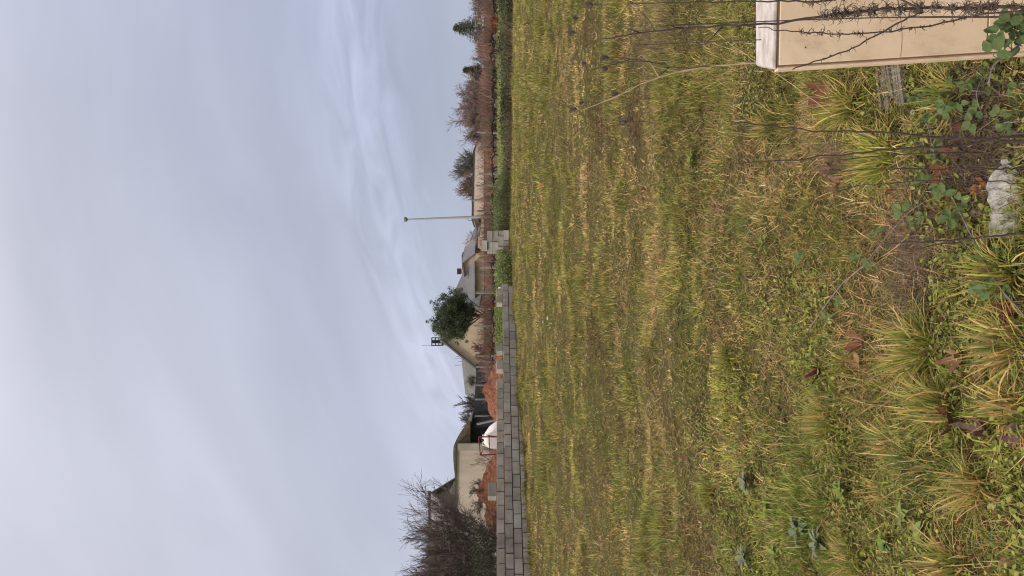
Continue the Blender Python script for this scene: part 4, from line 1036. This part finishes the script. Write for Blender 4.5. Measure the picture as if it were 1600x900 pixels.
# B gabled barn behind
bn = empty('barn', (-20, 60, 1.3), 'barn with a corrugated pale grey roof and brown gable behind the bare tree', 'building')
xe = -16.5; zr = 6.8; ze = 4.85; xl2 = -40
mb = MB(); g1 = [Vector((xe - .3, 56.4, 1)), Vector((xe - .3, 67.6, 1)), Vector((xe - .3, 67.6, ze)), Vector((xe - .3, 62, zr - .15)), Vector((xe - .3, 56.4, ze))]
poly_prism(mb, local(bn, g1), local(bn, [Vector((xl2, v.y, v.z)) for v in g1])); mb.build('wall', m_brownwall, bn)
mb = MB(); slab(mb, local(bn, [Vector((xe, 55.8, ze - .2)), Vector((xe, 62, zr)), Vector((xl2, 62, zr)), Vector((xl2, 55.8, ze - .2))]), .14)
slab(mb, local(bn, [Vector((xe, 68.2, ze - .2)), Vector((xe, 62.01, zr)), Vector((xl2, 62.01, zr)), Vector((xl2, 68.2, ze - .2))]), .14); mb.build('roof', m_roofl, bn)
mb = MB()
for i in range(40):
    x = xe - .15 - i * .5; mb.tube([Vector((x - .26, 62, zr + .05)) - bn.location, Vector((x + .22, 62, zr + .07)) - bn.location], [.11, .16], 8)
mb.build('ridge_tiles', m_trim, bn)
# little grey roof right of the barn
lr = empty('small_grey_shed', P(720, 760, 58), 'small grey roof corner showing between barn and concrete shed', 'building')
mb = MB(); f_ = [P(720, 745, 58), P(711, 750, 58), P(701, 769, 58), P(720, 775, 58)]; poly_prism(mb, local(lr, f_), local(lr, [v + Vector((-1, 3, 0)) for v in f_])); mb.build('roof', m_roofg, lr)

# C beige house with chimney
HY = 76.0
hs = empty('beige_house', P(776, 510, HY), 'beige rendered house with steep gable and caged chimney behind the round evergreen', 'house')
ap = P(689, 531, HY); le = P(746, 577, HY); re_ = P(746, 484, HY); zb_ = 1.2
mb = MB(); f_ = [Vector((le.x, HY, zb_)), Vector((re_.x, HY, zb_)), re_, ap, le]
bv = Vector((1.5, 9, 0)); poly_prism(mb, local(hs, f_), local(hs, [v + bv for v in f_])); mb.build('wall', m_beige, hs)
ov = Vector((0, -.35, .12)); dl = (le - ap).normalized() * .35; dr = (re_ - ap).normalized() * .35
mb = MB(); slab(mb, local(hs, [ap + ov, le + dl + ov, le + dl + bv, ap + bv + Vector((0, 0, .12))]), .16); slab(mb, local(hs, [ap + ov, re_ + dr + ov, re_ + dr + bv, ap + bv + Vector((0, 0, .12))]), .16); mb.build('roof', m_roofd, hs)
ch = mb = MB(); cc = P(705, 536.5, HY - .0); mb.box(cc + Vector((0, .7, .35)) - hs.location, (.50, .5, 1.5)); o = mb.build('chimney', m_cream_ch, hs)
def loc_of(px, py): return P(px, py, HY) + Vector((0, .7, 0)) - hs.location
mb = MB(); mb.box(loc_of(692, 534.5) , (.66, .62, .12)); mb.build('chimney_cap', m_brownwall, o)
mb = MB(); cx_, cz_ = loc_of(682.5, 534.5).x, loc_of(682.5, 534.5).z; cy_ = loc_of(682, 534).y
for sx in (-.38, -.13, .13, .38):
    for sy in (-.3, .3): mb.box((cx_ + sx, cy_ + sy, cz_), (.05, .05, 1.15))
for h_ in (-.5, -.15, .2, .55):
    for sy in (-.3, .3): mb.box((cx_, cy_ + sy, cz_ + h_), (.84, .045, .06))
    for sx in (-.38, .38): mb.box((cx_ + sx, cy_, cz_ + h_), (.045, .6, .06))
mb.box((cx_, cy_, cz_ + .05), (.16, .16, 1.0)); mb.box((cx_ - .38, cy_, cz_ + 1.0), (.025, .025, 1.1))
mb.build('chimney_cage', m_black, o)

# D grey roofed wing to the left
wg = empty('grey_roofed_outbuilding', P(776, 600, 80), 'low outbuilding with a hipped grey-green roof left of the beige house', 'building')
rl = P(727, 616, 83); rr2 = P(719.5, 548, 83); el_ = P(744, 628, 78.5); er = P(746, 560, 78.5)
mb = MB(); slab(mb, local(wg, [el_, er, rr2, rl]), .15)
slab(mb, local(wg, [el_, rl, rl + Vector((0, 4.5, -1.2)), el_ + Vector((.2, 8.5, 0))]), .15)
slab(mb, local(wg, [rl, rr2, rr2 + Vector((0, 4.5, -1.6)), rl + Vector((0, 4.5, -1.6))]), .15); mb.build('roof', m_roofg, wg)
mb = MB(); f_ = [Vector((el_.x + .3, 79, 1.2)), Vector((er.x, 79, 1.2)), Vector((er.x, 79, er.z - .2)), Vector((el_.x + .3, 79, el_.z - .2))]
poly_prism(mb, local(wg, f_), local(wg, [v + Vector((0, 8, 0)) for v in f_])); mb.build('wall', m_brownwall, wg)
mb = MB()
for py, top in ((557, 713), (560, 709), (565, 716), (570, 711), (553, 716)):
    p = P(721, py, 83) - wg.location; mb.tube([p - Vector((0, 0, .3)), P(top, py + random.uniform(-1, 1), 83) - wg.location], .02, 4)
mb.build('aerials', m_trim, wg)

# E house with several roofs to the right of the evergreen
h2 = empty('multi_roofed_house', P(776, 420, 88), 'house with several dark grey roof slopes and a beige gable in the centre', 'house')
L2 = lambda q: local(h2, q)
mb = MB()
slab(mb, L2([P(742, 500, 84), P(741.5, 407.5, 84), P(722, 429, 90), P(700, 478, 90)]), .15)
slab(mb, L2([P(700, 478, 90.02), P(722, 429, 90.02), P(738, 432, 97), P(728, 480, 97)]), .15)
mb.build('roof', m_roofd, h2)
mb = MB(); f_ = [P(768, 500, 84.6), P(768, 396, 84.6), P(743.5, 396, 84.6), P(743.5, 500, 84.6)]; poly_prism(mb, L2(f_), L2([v + Vector((0, 9, 0)) for v in f_])); mb.build('wall', m_beige, h2)
# beige gable
mb = MB(); f_ = [P(745, 436, 87), P(745, 397, 87), P(741, 399.5, 87), P(724.5, 411.5, 87), P(727.5, 432, 87)]
poly_prism(mb, L2(f_), L2([v + Vector((2.5, 6, 0)) for v in f_])); mb.build('gable_wall', m_beige, h2)
mb = MB(); dv = Vector((0, -.4, .1))
slab(mb, L2([P(723.3, 411, 87) + dv, P(743.5, 395.5, 87) + dv, P(743.5, 372, 90.5), P(726, 386, 90.5)]), .14)
mb.build('roof', m_roofb, h2)
mb = MB(); slab(mb, L2([P(723.2, 410.5, 87) + dv, P(726.5, 433, 87) + dv, P(724, 426, 96), P(721, 398, 96)]), .14); mb.build('roof', m_roofd, h2)
mb = MB(); slab(mb, L2([P(742, 386, 88.5), P(754, 344, 88.5), P(749, 342, 96), P(725.8, 388.5, 96)]), .14); o = mb.build('roof', m_roofd, h2)
c = P(736, 371.5, 92); mb = MB(); mb.box(c + Vector((0, -.2, .12)) - h2.location, (.8, 1.0, .12), Euler((R(28), R(20), 0)).to_matrix()); mb.build('skylight', m_roofb, o)
mb = MB(); f_ = [P(768, 398, 90), P(768, 345, 90), P(753.5, 345, 90), P(741.5, 386, 90), P(741.5, 398, 90)]; poly_prism(mb, L2(f_), L2([v + Vector((0, 5.5, 0)) for v in f_])); mb.build('wall', m_pink, h2)
# sill band under the roof
mb = MB(); mb.box(P(745.5, 372, 87.6) - h2.location, (4.2, .2, .12)); mb.build('fascia', m_trim, h2)
mb = MB(); c = P(720, 424, 95); mb.box(c - h2.location, (.5, .5, .9)); ch_ = mb.build('chimney', m_beige, h2)
mb = MB(); mb.box(P(717.5, 424, 95) - h2.location, (.72, .6, .5)); mb.build('chimney_pot', m_black, ch_)
mb = MB(); slab(mb, L2([P(721.5, 428, 97), P(722, 396, 97), P(725, 392, 97.5), P(726, 430, 97.5)]), .1); mb.build('ridge_cap', m_brownwall, h2)

# F long low whitewashed building
lg = empty('long_low_building', P(776, 290, 86), 'long low whitewashed brick building with a thin dark roof edge right of the lamp pole', 'building')
f_ = [P(772, 211, 86), P(772, 341, 86), P(737.5, 341, 86), P(740, 236, 86), P(749, 211, 86)]
f_ = [f_[1], f_[0], f_[4], f_[3], f_[2]]
mb = MB(); poly_prism(mb, local(lg, f_), local(lg, [v + Vector((0, 9, 0)) for v in f_])); mb.build('wall', m_pink, lg)
mb = MB(); e1, e2_, e3_ = P(736.6, 344, 85.95), P(739.2, 235.5, 85.95), P(749.5, 208, 85.95); bk = Vector((0, 10, 0))
slab(mb, local(lg, [e1, e2_, e2_ + bk, e1 + bk]), .18); slab(mb, local(lg, [e2_, e3_, e3_ + bk, e2_ + bk]), .18); mb.build('roof', m_trim, lg)
mb = MB(); f_ = [P(737.5, 341.2, 85.6), P(742, 348, 85.6), P(748, 346, 85.6), P(747, 341.2, 85.6)]; poly_prism(mb, local(lg, f_), local(lg, [v + Vector((0, 9, 0)) for v in f_])); mb.build('eaves_box', m_brownwall, lg)
mb = MB(); mb.tube(local(lg, [P(742, 344, 85), P(731, 344.3, 85)]), .03, 5); mb.tube(local(lg, [P(731, 344, 85), P(731, 341, 85)]), .03, 5); mb.build('flue', m_trim, lg)
# G low beige hut between
ht = empty('brick_hut', P(776, 360, 74), 'low crumbling pinkish brick wall end seen above the block stack', 'wall')
mb = MB(); f_ = [P(776, 395, 74), P(776, 340, 74), P(753, 340, 74), P(750, 368, 74), P(747, 371, 74), P(747, 386, 74), P(751, 389, 74), P(752, 395, 74)]
poly_prism(mb, local(ht, f_), local(ht, [v + Vector((0, .6, 0)) for v in f_])); mb.build('masonry', brick_mat('pale_rubble', (.5, .36, .27), (.42, .25, .19), (.6, .5, .4)), ht)

# boundary brick wall
bw = empty('brick_boundary_wall', (5, 66, 1.3), 'long dull red brick boundary wall behind the rows of vines', 'wall')
zt2 = P(757.5, 0, 66).z
mb = MB(); mb.box((9, 0, zt2 - 1.3 - (zt2 - .3) / 2), (52, .3, zt2 - .3)); mb.build('masonry', m_brick, bw)
mb = MB(); mb.box((9, 0, zt2 - 1.3 - .29 + .04 + .29), (52, .38, .07)); mb.build('coping', m_mortar, bw)

# dark netting fence
nf = empty('shade_net_fence', P(776, 630, 58), 'dark shade-net fence with pale posts behind the clay heaps', 'fence'); o5 = nf.location
mb = MB(); f_ = [P(778, 694, 58), P(778, 568, 58), P(744, 568, 58), P(743, 600, 58), P(741, 630, 58), P(738, 660, 58), P(736, 694, 58)]
poly_prism(mb, local(nf, f_), local(nf, [v + Vector((0, .04, 0)) for v in f_])); mb.build('net', m_dark, nf)
for py, top, lean in ((573, 744, 0), (602, 744, 0), (624, 742, 0), (650, 742, 0)):
    mb = MB(); mb.tube(local(nf, [P(779, py, 57.8), P(top, py + lean, 57.8)]), .07, 6); mb.build('post', m_post, nf)
mb = MB(); mb.tube([P(776, 656, 50), P(745, 663, 50)], .075, 6); o = mb.build('leaning_pole', m_post); tag(o, 'pale pole leaning in front of the dark net beside the sack', 'pole')

# lamp pole
lp_ = empty('street_lamp', P(778, 338, 60), 'tall thin grey lamp pole, leaning slightly, in front of the long low building', 'street lamp'); o6 = lp_.location
mb = MB(); mb.tube([Vector((0, 0, -.1)), P(700, 340.5, 60) - o6, P(636, 343, 60) - o6], [.12, .09, .06], 10); mb.build('pole', m_galv, lp_)
mb = MB(); t0 = P(636, 343, 60) - o6; mb.tube([t0 + Vector((0, 0, -.05)), t0 + Vector((0, 0, .05)), t0 + Vector((0, 0, .2)), t0 + Vector((0, 0, .26))], [.07, .19, .21, .1], 10); mb.build('lamp_head', m_post, lp_)

# fence posts in the vines
for py, top, Y, lab in ((272, 751, 49, 'rightmost grey fence post before the long low building'), (291, 746, 49, 'grey fence post below the brown bushy tree'), (312, 741, 49, 'tallest grey fence post near the lamp pole'),
                        (330, 748, 52, 'short grey fence post right beside the lamp pole'), (418, 752, 50, 'grey fence post above the nettle patch'), (457, 746, 50, 'grey fence post below the right rim of the evergreen'), (482, 748, 52, 'thin grey fence post beneath the evergreen trunk'),
                        (509, 742, 48, 'grey fence post under the left half of the evergreen'), (556, 748, 50, 'grey fence post before the beige gable'), (36, 748, 52, 'grey fence post under the layered pine'), (93, 750, 52, 'grey fence post between the two conifers'), (208, 747, 54, 'pale fence post at the right end of the long low building')):
    p = P(778, py, Y); q = P(top, py - .6, Y); mb = MB(); mb.box((0, 0, (q.z - p.z) / 2 + .05), (.13, .13, q.z - p.z + .3), None, .15)
    o = mb.build('fence_post', m_post, bevel=.01); o.location = p - Vector((0, 0, .1)); o.rotation_euler = (random.gauss(0, .02), random.gauss(0, .02), random.random())
    tag(o, lab, 'post', 'grey posts of the vineyard fence')

# ------------------------------------------------------------------ bare trees and vines
def branch(segs, p, d, L, r, lvl, maxl, rnd, nchild, upb, spread, ratio=.62, steps=5, jit=.18):
    st = L / steps; q = p.copy(); dd = d.normalized(); path = [(q.copy(), r)]
    for i in range(steps):
        dd = (dd + Vector((rnd.gauss(0, jit), rnd.gauss(0, jit), rnd.gauss(0, jit) + upb))).normalized()
        q = q + dd * st; rr_ = r * (1 - .65 * (i + 1) / steps); path.append((q.copy(), rr_))
        if lvl < maxl and i >= 0:
            for _ in range(nchild if i > 0 else nchild // 2):
                a = rnd.random() * 6.28; u = dd.orthogonal().normalized(); w = dd.cross(u)
                nd = dd * math.cos(spread) + (u * math.cos(a) + w * math.sin(a)) * math.sin(spread) * rnd.uniform(.6, 1.2)
                branch(segs, q, nd, L * ratio * rnd.uniform(.6, 1.1), rr_ * .55, lvl + 1, maxl, rnd, nchild, upb, spread, ratio, max(3, steps - 1), jit)
    segs.append((lvl, path))
def bare(name, loc, seed, stems, H, r, spread0, maxl, nchild, upb, spread, colt, label, cat, group=None, ratio=.6, mins=.006, trunk_mat=None, jit=.18):
    rnd = random.Random(seed); segs = []
    for i in range(stems):
        a = rnd.random() * 6.28; k = rnd.random() ** .6 * spread0; d = Vector((math.cos(a) * k, math.sin(a) * k, 1))
        p = Vector((math.cos(a) * .12 * k * stems ** .5, math.sin(a) * .12 * k * stems ** .5, -.05))
        branch(segs, p, d, H * rnd.uniform(.7, 1.0), r * rnd.uniform(.6, 1), 0, maxl, rnd, nchild, upb, spread, ratio, 6, jit)
    e = empty(name, loc, label, cat, group)
    m0, m1 = MB(), MB()
    for lvl, path in segs:
        mb = m0 if lvl == 0 else m1
        mb.cur = tuple(c_ * rnd.uniform(.75, 1.3) for c_ in colt)
        mb.tube([p for p, _ in path], [max(q, mins) for _, q in path], 4 if lvl == 0 else 3, False)
    m0.build('trunk', trunk_mat or m_bark, e); m1.build('twigs', m_twig, e)
    return e
GB = (.14, .115, .10); RB = (.20, .118, .095); PK = (.22, .165, .145)
c = P(775, 893, 24.5)
bare('bare_tree', (c.x, c.y, g(c.x, c.y)), 3, 8, 2.75, .028, .5, 3, 3, .06, .5, GB, 'many-stemmed leafless tree rising behind the wall at the far left', 'tree', mins=.0045, ratio=.56)
c = P(775, 925, 26)
bare('bare_tree', (c.x, c.y, g(c.x, c.y)), 5, 8, 2.2, .032, .7, 3, 3, .06, .5, GB, 'leafless tree cut by the left frame edge behind the wall', 'tree', mins=.0045, ratio=.56)
c = P(775, 845, 27)
bare('bare_shrub', (c.x, c.y, g(c.x, c.y)), 9, 6, .6, .016, .8, 3, 2, .03, .7, GB, 'bare dark shrub between the leafless tree and broad clay heap', 'shrub', mins=.005)
c = P(757, 772, 28)
bare('bare_sapling', (c.x, c.y, c.z - .15), 12, 3, .6, .010, .7, 3, 2, .05, .6, GB, 'thin leafless sapling growing from the broad clay heap', 'sapling', mins=.004)
c = P(770, 722, 30)
bare('bare_sapling', (c.x, c.y, g(c.x, c.y)), 14, 4, 1.1, .012, .3, 2, 2, .08, .5, GB, 'thin leafless sapling beside the red frame', 'sapling', mins=.004)
c = P(776, 650, 60)
bare('bare_tree', (c.x, c.y, 1.3), 21, 6, 2.1, .04, .9, 3, 2, .10, .5, GB, 'bare bushy tree standing above the dark net fence', 'tree', mins=.012)
c = P(776, 553, 56)
bare('bare_tree', (c.x, c.y, 1.3), 23, 3, 1.3, .03, .7, 3, 2, .05, .6, (.2, .12, .1), 'bare small tree spreading in front of the beige gable', 'tree', mins=.011)
c = P(776, 283, 92)
bare('bare_tree', (c.x, c.y, 1.4), 25, 7, 2.9, .05, .35, 3, 2, .06, .5, (.2, .135, .105), 'brown twiggy tree standing behind the long low building', 'tree', mins=.016)
c = P(776, 374, 98)
bare('bare_tree', (c.x, c.y, 3.2), 27, 4, 1.7, .03, .8, 2, 2, .02, .6, (.24, .2, .17), 'small bare tree crown beyond the house ridge', 'tree', mins=.014)
for i, (py, Y, H, lab) in enumerate(((172, 58, 2.9, 'tallest pinkish bare tree right of the long low building'), (150, 60, 2.3, 'bare tree right of the tallest pinkish one'), (196, 58, 2.3, 'bare tree touching the sloping end of the long low building'), (127, 60, 2.0, 'bare tree just left of the small conifer'),
                                     (84, 60, 1.8, 'thin bare tree between the two conifers'), (66, 61, 1.7, 'bare tree left of the layered pine'), (8, 58, 2.0, 'bare tree at the right frame edge'), (-12, 58, 2.0, 'bare tree beyond the right frame edge'))):
    c = P(776, py, Y)
    bare('bare_tree', (c.x, c.y, g(c.x, c.y)), 40 + i, 9 if i < 3 else 6, H * .78, .03, .75, 3, 2, .03, .62, PK, lab, 'tree', 'bare trees along the right of the vineyard', mins=.0105)

# vines: dark gnarled trunks carrying red-brown canes
def vine_proto(seed):
    rnd = random.Random(seed)
    e = empty('grapevine', (0, 0, 0), 'x', 'vine')
    mb = MB(); p = Vector((0, 0, -.05)); pts = [p]
    for i in range(4): p = p + Vector((rnd.gauss(0, .05), rnd.gauss(0, .04), .11)); pts.append(p)
    mb.tube(pts, [.07, .06, .055, .06, .05], 7); arms = []
    for sgn in (-1, 1):
        q = pts[-1].copy(); arm = [q.copy()]
        for i in range(7): q = q + Vector((sgn * .11, rnd.gauss(0, .03), rnd.gauss(0, .045))); arm.append(q.copy())
        mb.tube(arm, [.055 - .004 * i + rnd.uniform(-.006, .008) for i in range(8)], 6); arms += arm
    mb.build('trunk', m_blackbark, e)
    mb = MB()
    for i in range(40):
        a = rnd.choice(arms); d = Vector((rnd.gauss(0, .18), rnd.gauss(0, .25), 1)).normalized(); L = rnd.uniform(.3, .85) * (1.3 if rnd.random() < .15 else 1); q = a.copy(); pts = [q.copy()]
        mb.cur = tuple(c_ * rnd.uniform(.6, 1.5) for c_ in RB)
        for s in range(5):
            d = (d + Vector((rnd.gauss(0, .13), rnd.gauss(0, .1), .05))).normalized(); q = q + d * L / 5; pts.append(q.copy())
            if rnd.random() < .75:
                dd = (d + Vector((rnd.gauss(0, .8), rnd.gauss(0, .6), .2))).normalized(); l2 = rnd.uniform(.1, .3); mb.tube([q, q + dd * l2 * .5, q + dd * l2 + Vector((0, 0, .02))], [.009, .007, .005], 3, False)
        mb.tube(pts, [.014, .012, .011, .010, .008, .006], 3, False)
    mb.build('canes', m_twig, e)
    return e
protos = [vine_proto(60 + i) for i in range(5)]
used = set()
for row, (Y, lab, pymax) in enumerate(((47.5, 'red-caned leafless grapevine in the nearest vine row', 575), (51, 'red-caned leafless grapevine in the middle vine row', 575), (55, 'red-caned leafless grapevine in the rear vine row', 620),)):
    X = (450 - pymax) / F * Y + .3 * row; i = 0
    while X < 455 / F * Y + .5:
        k = (i * 2 + row * 3) % 5
        if k not in used: o = protos[k]; used.add(k)
        else: o = copy_tree(protos[k])
        o.location = (X + random.uniform(-.12, .12), Y + random.uniform(-.2, .2), g(X, Y)); o.rotation_euler = (0, 0, random.choice((0, math.pi)) + random.uniform(-.15, .15))
        s = random.uniform(.85, 1.12) * (1 if row < 2 else 1.08); o.scale = (1, 1, s)
        o['label'] = lab; o['category'] = 'vine'; o['group'] = 'grapevines, ' + lab.split(' in the ')[1]
        X += 1.3; i += 1

# ------------------------------------------------------------------ evergreens
def leaf_cloud(name, centers, radii, per, size, cols, parent, flat=1.0):
    Vs = []
    n = len(centers) * per
    cc = np.repeat(np.array(centers), per, 0); rr = np.repeat(np.array(radii), per)
    d = rng.normal(0, 1, (n, 3)); d /= np.linalg.norm(d, axis=1)[:, None]
    p = cc + d * (rr * rng.random(n) ** .4)[:, None] * np.array([1, 1, flat])
    tone = np.repeat(0.7 + 0.6 * rng.random(len(centers)), per) * (0.8 + .4 * rng.random(n))
    col = np.array(cols)[rng.integers(0, len(cols), n)] * tone[:, None]
    V, Q, C = leaf_quads(p[:, 0], p[:, 1], p[:, 2], size * (0.6 + .8 * rng.random(n)), col, 1.3)
    return np_mesh(name, V, Q, C, m_leafv, parent)
DG = [(.055, .085, .05), (.075, .105, .06), (.045, .075, .05)]
ec = P(712, 493, 54)
ev = empty('evergreen_tree', (ec.x, 54, 1.35), 'dense round dark evergreen tree in front of the beige house', 'tree')
cen, rad = [], []
Rx, Rz = 1.95, 1.7; zc = ec.z - 1.35
for i in range(900):
    d = Vector((random.gauss(0, 1), random.gauss(0, 1), random.gauss(0, 1))).normalized(); k = random.uniform(.3, .96)
    lump = 1 + .14 * math.sin(d.x * 5 + 1) * math.sin(d.z * 6) + .08 * math.sin(d.y * 7)
    x, y, z = d.x * Rx * k * lump, d.y * Rx * k * lump, d.z * Rz * k * lump
    if z < 0: x *= 1 - .02 * abs(z); z *= .82
    cen.append((x, y, zc + z + .05)); rad.append(random.uniform(.16, .3))
for px, py in ((668, 503), (674, 500), (680, 502), (684, 498), (673, 472), (679, 474), (684, 476), (678, 514), (683, 517), (686, 490), (688, 468), (694, 460), (690, 512), (696, 524), (730, 533), (715, 537), (722, 452), (702, 450)):
    q = P(px, py, 54); cen.append((q.x - ec.x, random.uniform(-.4, .4), q.z - 1.35)); rad.append(.15)
leaf_cloud('crown', cen, rad, 70, .06, [(.085, .11, .062), (.115, .14, .08), (.06, .085, .05)], ev)
mb = MB(); mb.tube([(0, 0, -.1), (.05, 0, .5), (0, 0, 1.2), (0, 0, zc)], [.16, .13, .11, .05], 9)
for a in range(7): mb.tube([(0, 0, .8 + .1 * a), (math.cos(a) * .6, math.sin(a) * .6, 1.4 + .15 * a), (math.cos(a) * 1.2, math.sin(a) * 1.2, 2.1 + .2 * a)], [.06, .04, .02], 5)
mb.build('trunk', m_bark, ev)

def conifer(py, Ytop, Y, wtop, label, zbase, nlay, dead=0, sc_=1.0):
    top = P(Ytop, py, Y); zb0 = zbase; base = Vector((top.x, Y, g(top.x, Y))); e = empty('conifer', base, label, 'tree'); H = top.z - base.z; z0 = zb0 - base.z
    mb = MB(); mb.tube([(0, 0, -.1), (.03, 0, H * .5), (0, 0, H)], [.12, .08, .015], 8)
    cen, rad = [], []; cen2 = []; nlay = int(nlay * 1.5)
    for i in range(nlay):
        t_ = i / (nlay - 1); z = z0 + (H - z0) * t_; w = wtop * (1 - t_) ** .8 * random.uniform(.8, 1.1) + .08
        for k in range(8):
            a = k * .785 + i; tip = Vector((math.cos(a) * w, math.sin(a) * w, z - .02 + .12 * w)); mb.tube([Vector((0, 0, z)), tip * .5 + Vector((0, 0, z * .5 - .03)), tip], [.02, .014, .008], 4, False)
            for u in (.35, .55, .75, .95): (cen2 if (t_ < .22 and dead) else cen).append((tip.x * u, tip.y * u, z + (tip.z - z) * u)); 
    mb.build('trunk', m_bark, e)
    cen = [(a + random.gauss(0, .05), b2 + random.gauss(0, .05), c_ + random.gauss(0, .06)) for a, b2, c_ in cen]
    leaf_cloud('crown', cen, [.17 * sc_] * len(cen), 20, .055, [(.085, .10, .055), (.12, .135, .075), (.16, .17, .10)], e, .6)
    if cen2: leaf_cloud('dead_needles', cen2, [.12] * len(cen2), 26, .06, [(.17, .095, .06), (.2, .13, .09)], e, .45)
conifer(44, 711, 60, 1.15, 'layered young pine with browned lowest boughs near the right frame edge', 2.6, 9, 1)
conifer(110, 726, 60, .4, 'small slim conifer poking above the vines on the right', 2.8, 6)
c = P(776, 262, 94)
bare('bare_tree', (c.x, c.y, 1.4), 77, 3, 3.1, .05, .15, 3, 3, .08, .45, (.15, .15, .12), 'narrow grey-green twiggy tree right of the brown one behind the long low building', 'tree', mins=.016)
# dark shrub tops above the net and before the grey roof
for py, px, Y, r_, lab in ((632, 736, 61, .55, 'small dark evergreen bush left end of the grey hipped roof'), (595, 737, 62, .5, 'dark evergreen bush against the grey hipped roof'), (850, 745, 23.5, .8, 'dark ivy-like evergreen shrub under the leafless tree'), (885, 750, 23, .7, 'dark evergreen shrub at the left frame edge behind the wall')):
    c = P(px, py, Y); e = empty('evergreen_shrub', (c.x, Y, g(c.x, Y)), lab, 'shrub')
    cen = [(random.gauss(0, .45) * r_, random.gauss(0, .4) * r_, max(.1, c.z - e.location.z - (.25 if Y < 30 else 0) + random.gauss(0, .3) * r_)) for _ in range(46)]
    leaf_cloud('crown', cen, [.22 * r_ / .6] * 46, 34 if Y < 30 else 50, .04, [(.06, .07, .045), (.085, .085, .055), (.05, .06, .04)], e)
    mb = MB()
    for k in range(5): q = cen[k]; mb.tube([(0, 0, -.05), (q[0] * .4, q[1] * .4, q[2] * .5), q], [.04, .03, .015], 5)
    mb.build('trunk', m_bark, e)
# small red-leaved bushes
for py, px, Y, r_, lab in ((43, 778, 44, .36, 'red-leaved bush below the layered pine'), (29, 775, 46, .2, 'smaller red-leaved bush right of the larger one'), (478, 774, 42, .16, 'little red bush showing just above the block wall'), (345, 776, 44, .12, 'tiny red bush at the foot of the lamp pole')):
    c = P(px, py, Y); e = empty('red_bush', (c.x, Y, g(c.x, Y)), lab, 'shrub', 'red-leaved bushes at the vineyard edge')
    cen = [(random.gauss(0, .5) * r_, random.gauss(0, .4) * r_, random.uniform(.1, 1) * (c.z - e.location.z + r_)) for _ in range(24)]
    leaf_cloud('crown', cen, [.35 * r_] * 24, 26, .04, [(.24, .05, .03), (.3, .07, .04), (.16, .05, .03)], e)
    mb = MB()
    for k in range(4): q = cen[k]; mb.tube([(0, 0, -.05), q], [.015, .008], 4)
    mb.build('trunk', m_bark, e)

# ------------------------------------------------------------------ tall weeds, brush and nettles (uncountable)
def veg_mass(name, label, xr_, yr_, h, n, cols, size, seed, twig=None, dens=None):
    x = xr_[0] + rng.random(n) * (xr_[1] - xr_[0]); y = yr_[0] + rng.random(n) * (yr_[1] - yr_[0])
    hh = h * (0.45 + 0.9 * fbm(x, y, .9, seed % 5, 3)) ** 1.3
    if dens is not None: k = rng.random(n) < dens(x, y); x, y, hh = x[k], y[k], hh[k]
    n = len(x); z = gz(x, y) + hh * rng.random(n) ** .8
    tone = .75 + .7 * fbm(x * 2.2, y, .5, 3, 2) ; col = np.array(cols)[rng.integers(0, len(cols), n)] * tone[:, None]
    P1 = leaf_quads(x, y, z, size * (.6 + .8 * rng.random(n)), col, 1.1)
    out = [P1]
    if twig:
        m = twig; x = xr_[0] + rng.random(m) * (xr_[1] - xr_[0]); y = yr_[0] + rng.random(m) * (yr_[1] - yr_[0]); hh = h * (0.5 + 0.9 * rng.random(m))
        col = np.array([(.17, .125, .09), (.24, .18, .12), (.12, .10, .07)])[rng.integers(0, 3, m)]
        out.append(blades(x, y, gz(x, y), rng.random(m) * 6.28, hh, np.full(m, .012), rng.random(m) * .7, rng.normal(0, .6, m), col, 3))
    V, Q, C = join(out); tag(np_mesh(name, V, Q, C, m_leafv), label, 'undergrowth', kind='stuff')
DKG = [(.055, .07, .04), (.075, .085, .05), (.10, .09, .055), (.05, .06, .035)]
veg_mass('bramble_thicket', 'low dark tangled brush along the far right edge of the field', (3.4, 13.5), (29.2, 31.2), .44, 34000, [(.06, .075, .04), (.085, .10, .05), (.10, .10, .055), (.04, .05, .03)], .06, 1, 1800, lambda x, y: .2 + .8 * sst(fbm(x, y, 1.8, 2, 3), .42, .55))
veg_mass('dry_brush', 'brown dry brush at the right end of the field edge', (4.5, 13.5), (29.0, 30.5), .30, 3000, [(.16, .12, .075), (.2, .15, .1)], .04, 2, 1400)
veg_mass('nettle_patch', 'fresh green nettles between the block stack and the wall end', (-.25, 1.35), (26.6, 30.5), .50, 13000, [(.12, .17, .045), (.16, .21, .06), (.10, .15, .05), (.28, .30, .17)], .045, 3, 600)
veg_mass('tall_weeds', 'tall green weeds right of the block stack', (1.9, 4.4), (28.6, 32.5), .52, 14000, [(.10, .16, .045), (.14, .19, .07), (.12, .14, .07)], .045, 4, 2600)
veg_mass('yard_grass', 'green grass patch in the yard behind the wall', (-4.5, -.3), (29, 42), .25, 12000, [(.12, .16, .05), (.17, .19, .06)], .07, 5, 1500)

r = scene.render; r.engine = 'CYCLES'; r.resolution_x = 1024; r.resolution_y = 576
scene.cycles.filter_width = 1.1; scene.cycles.max_bounces = 6; scene.cycles.transparent_max_bounces = 4
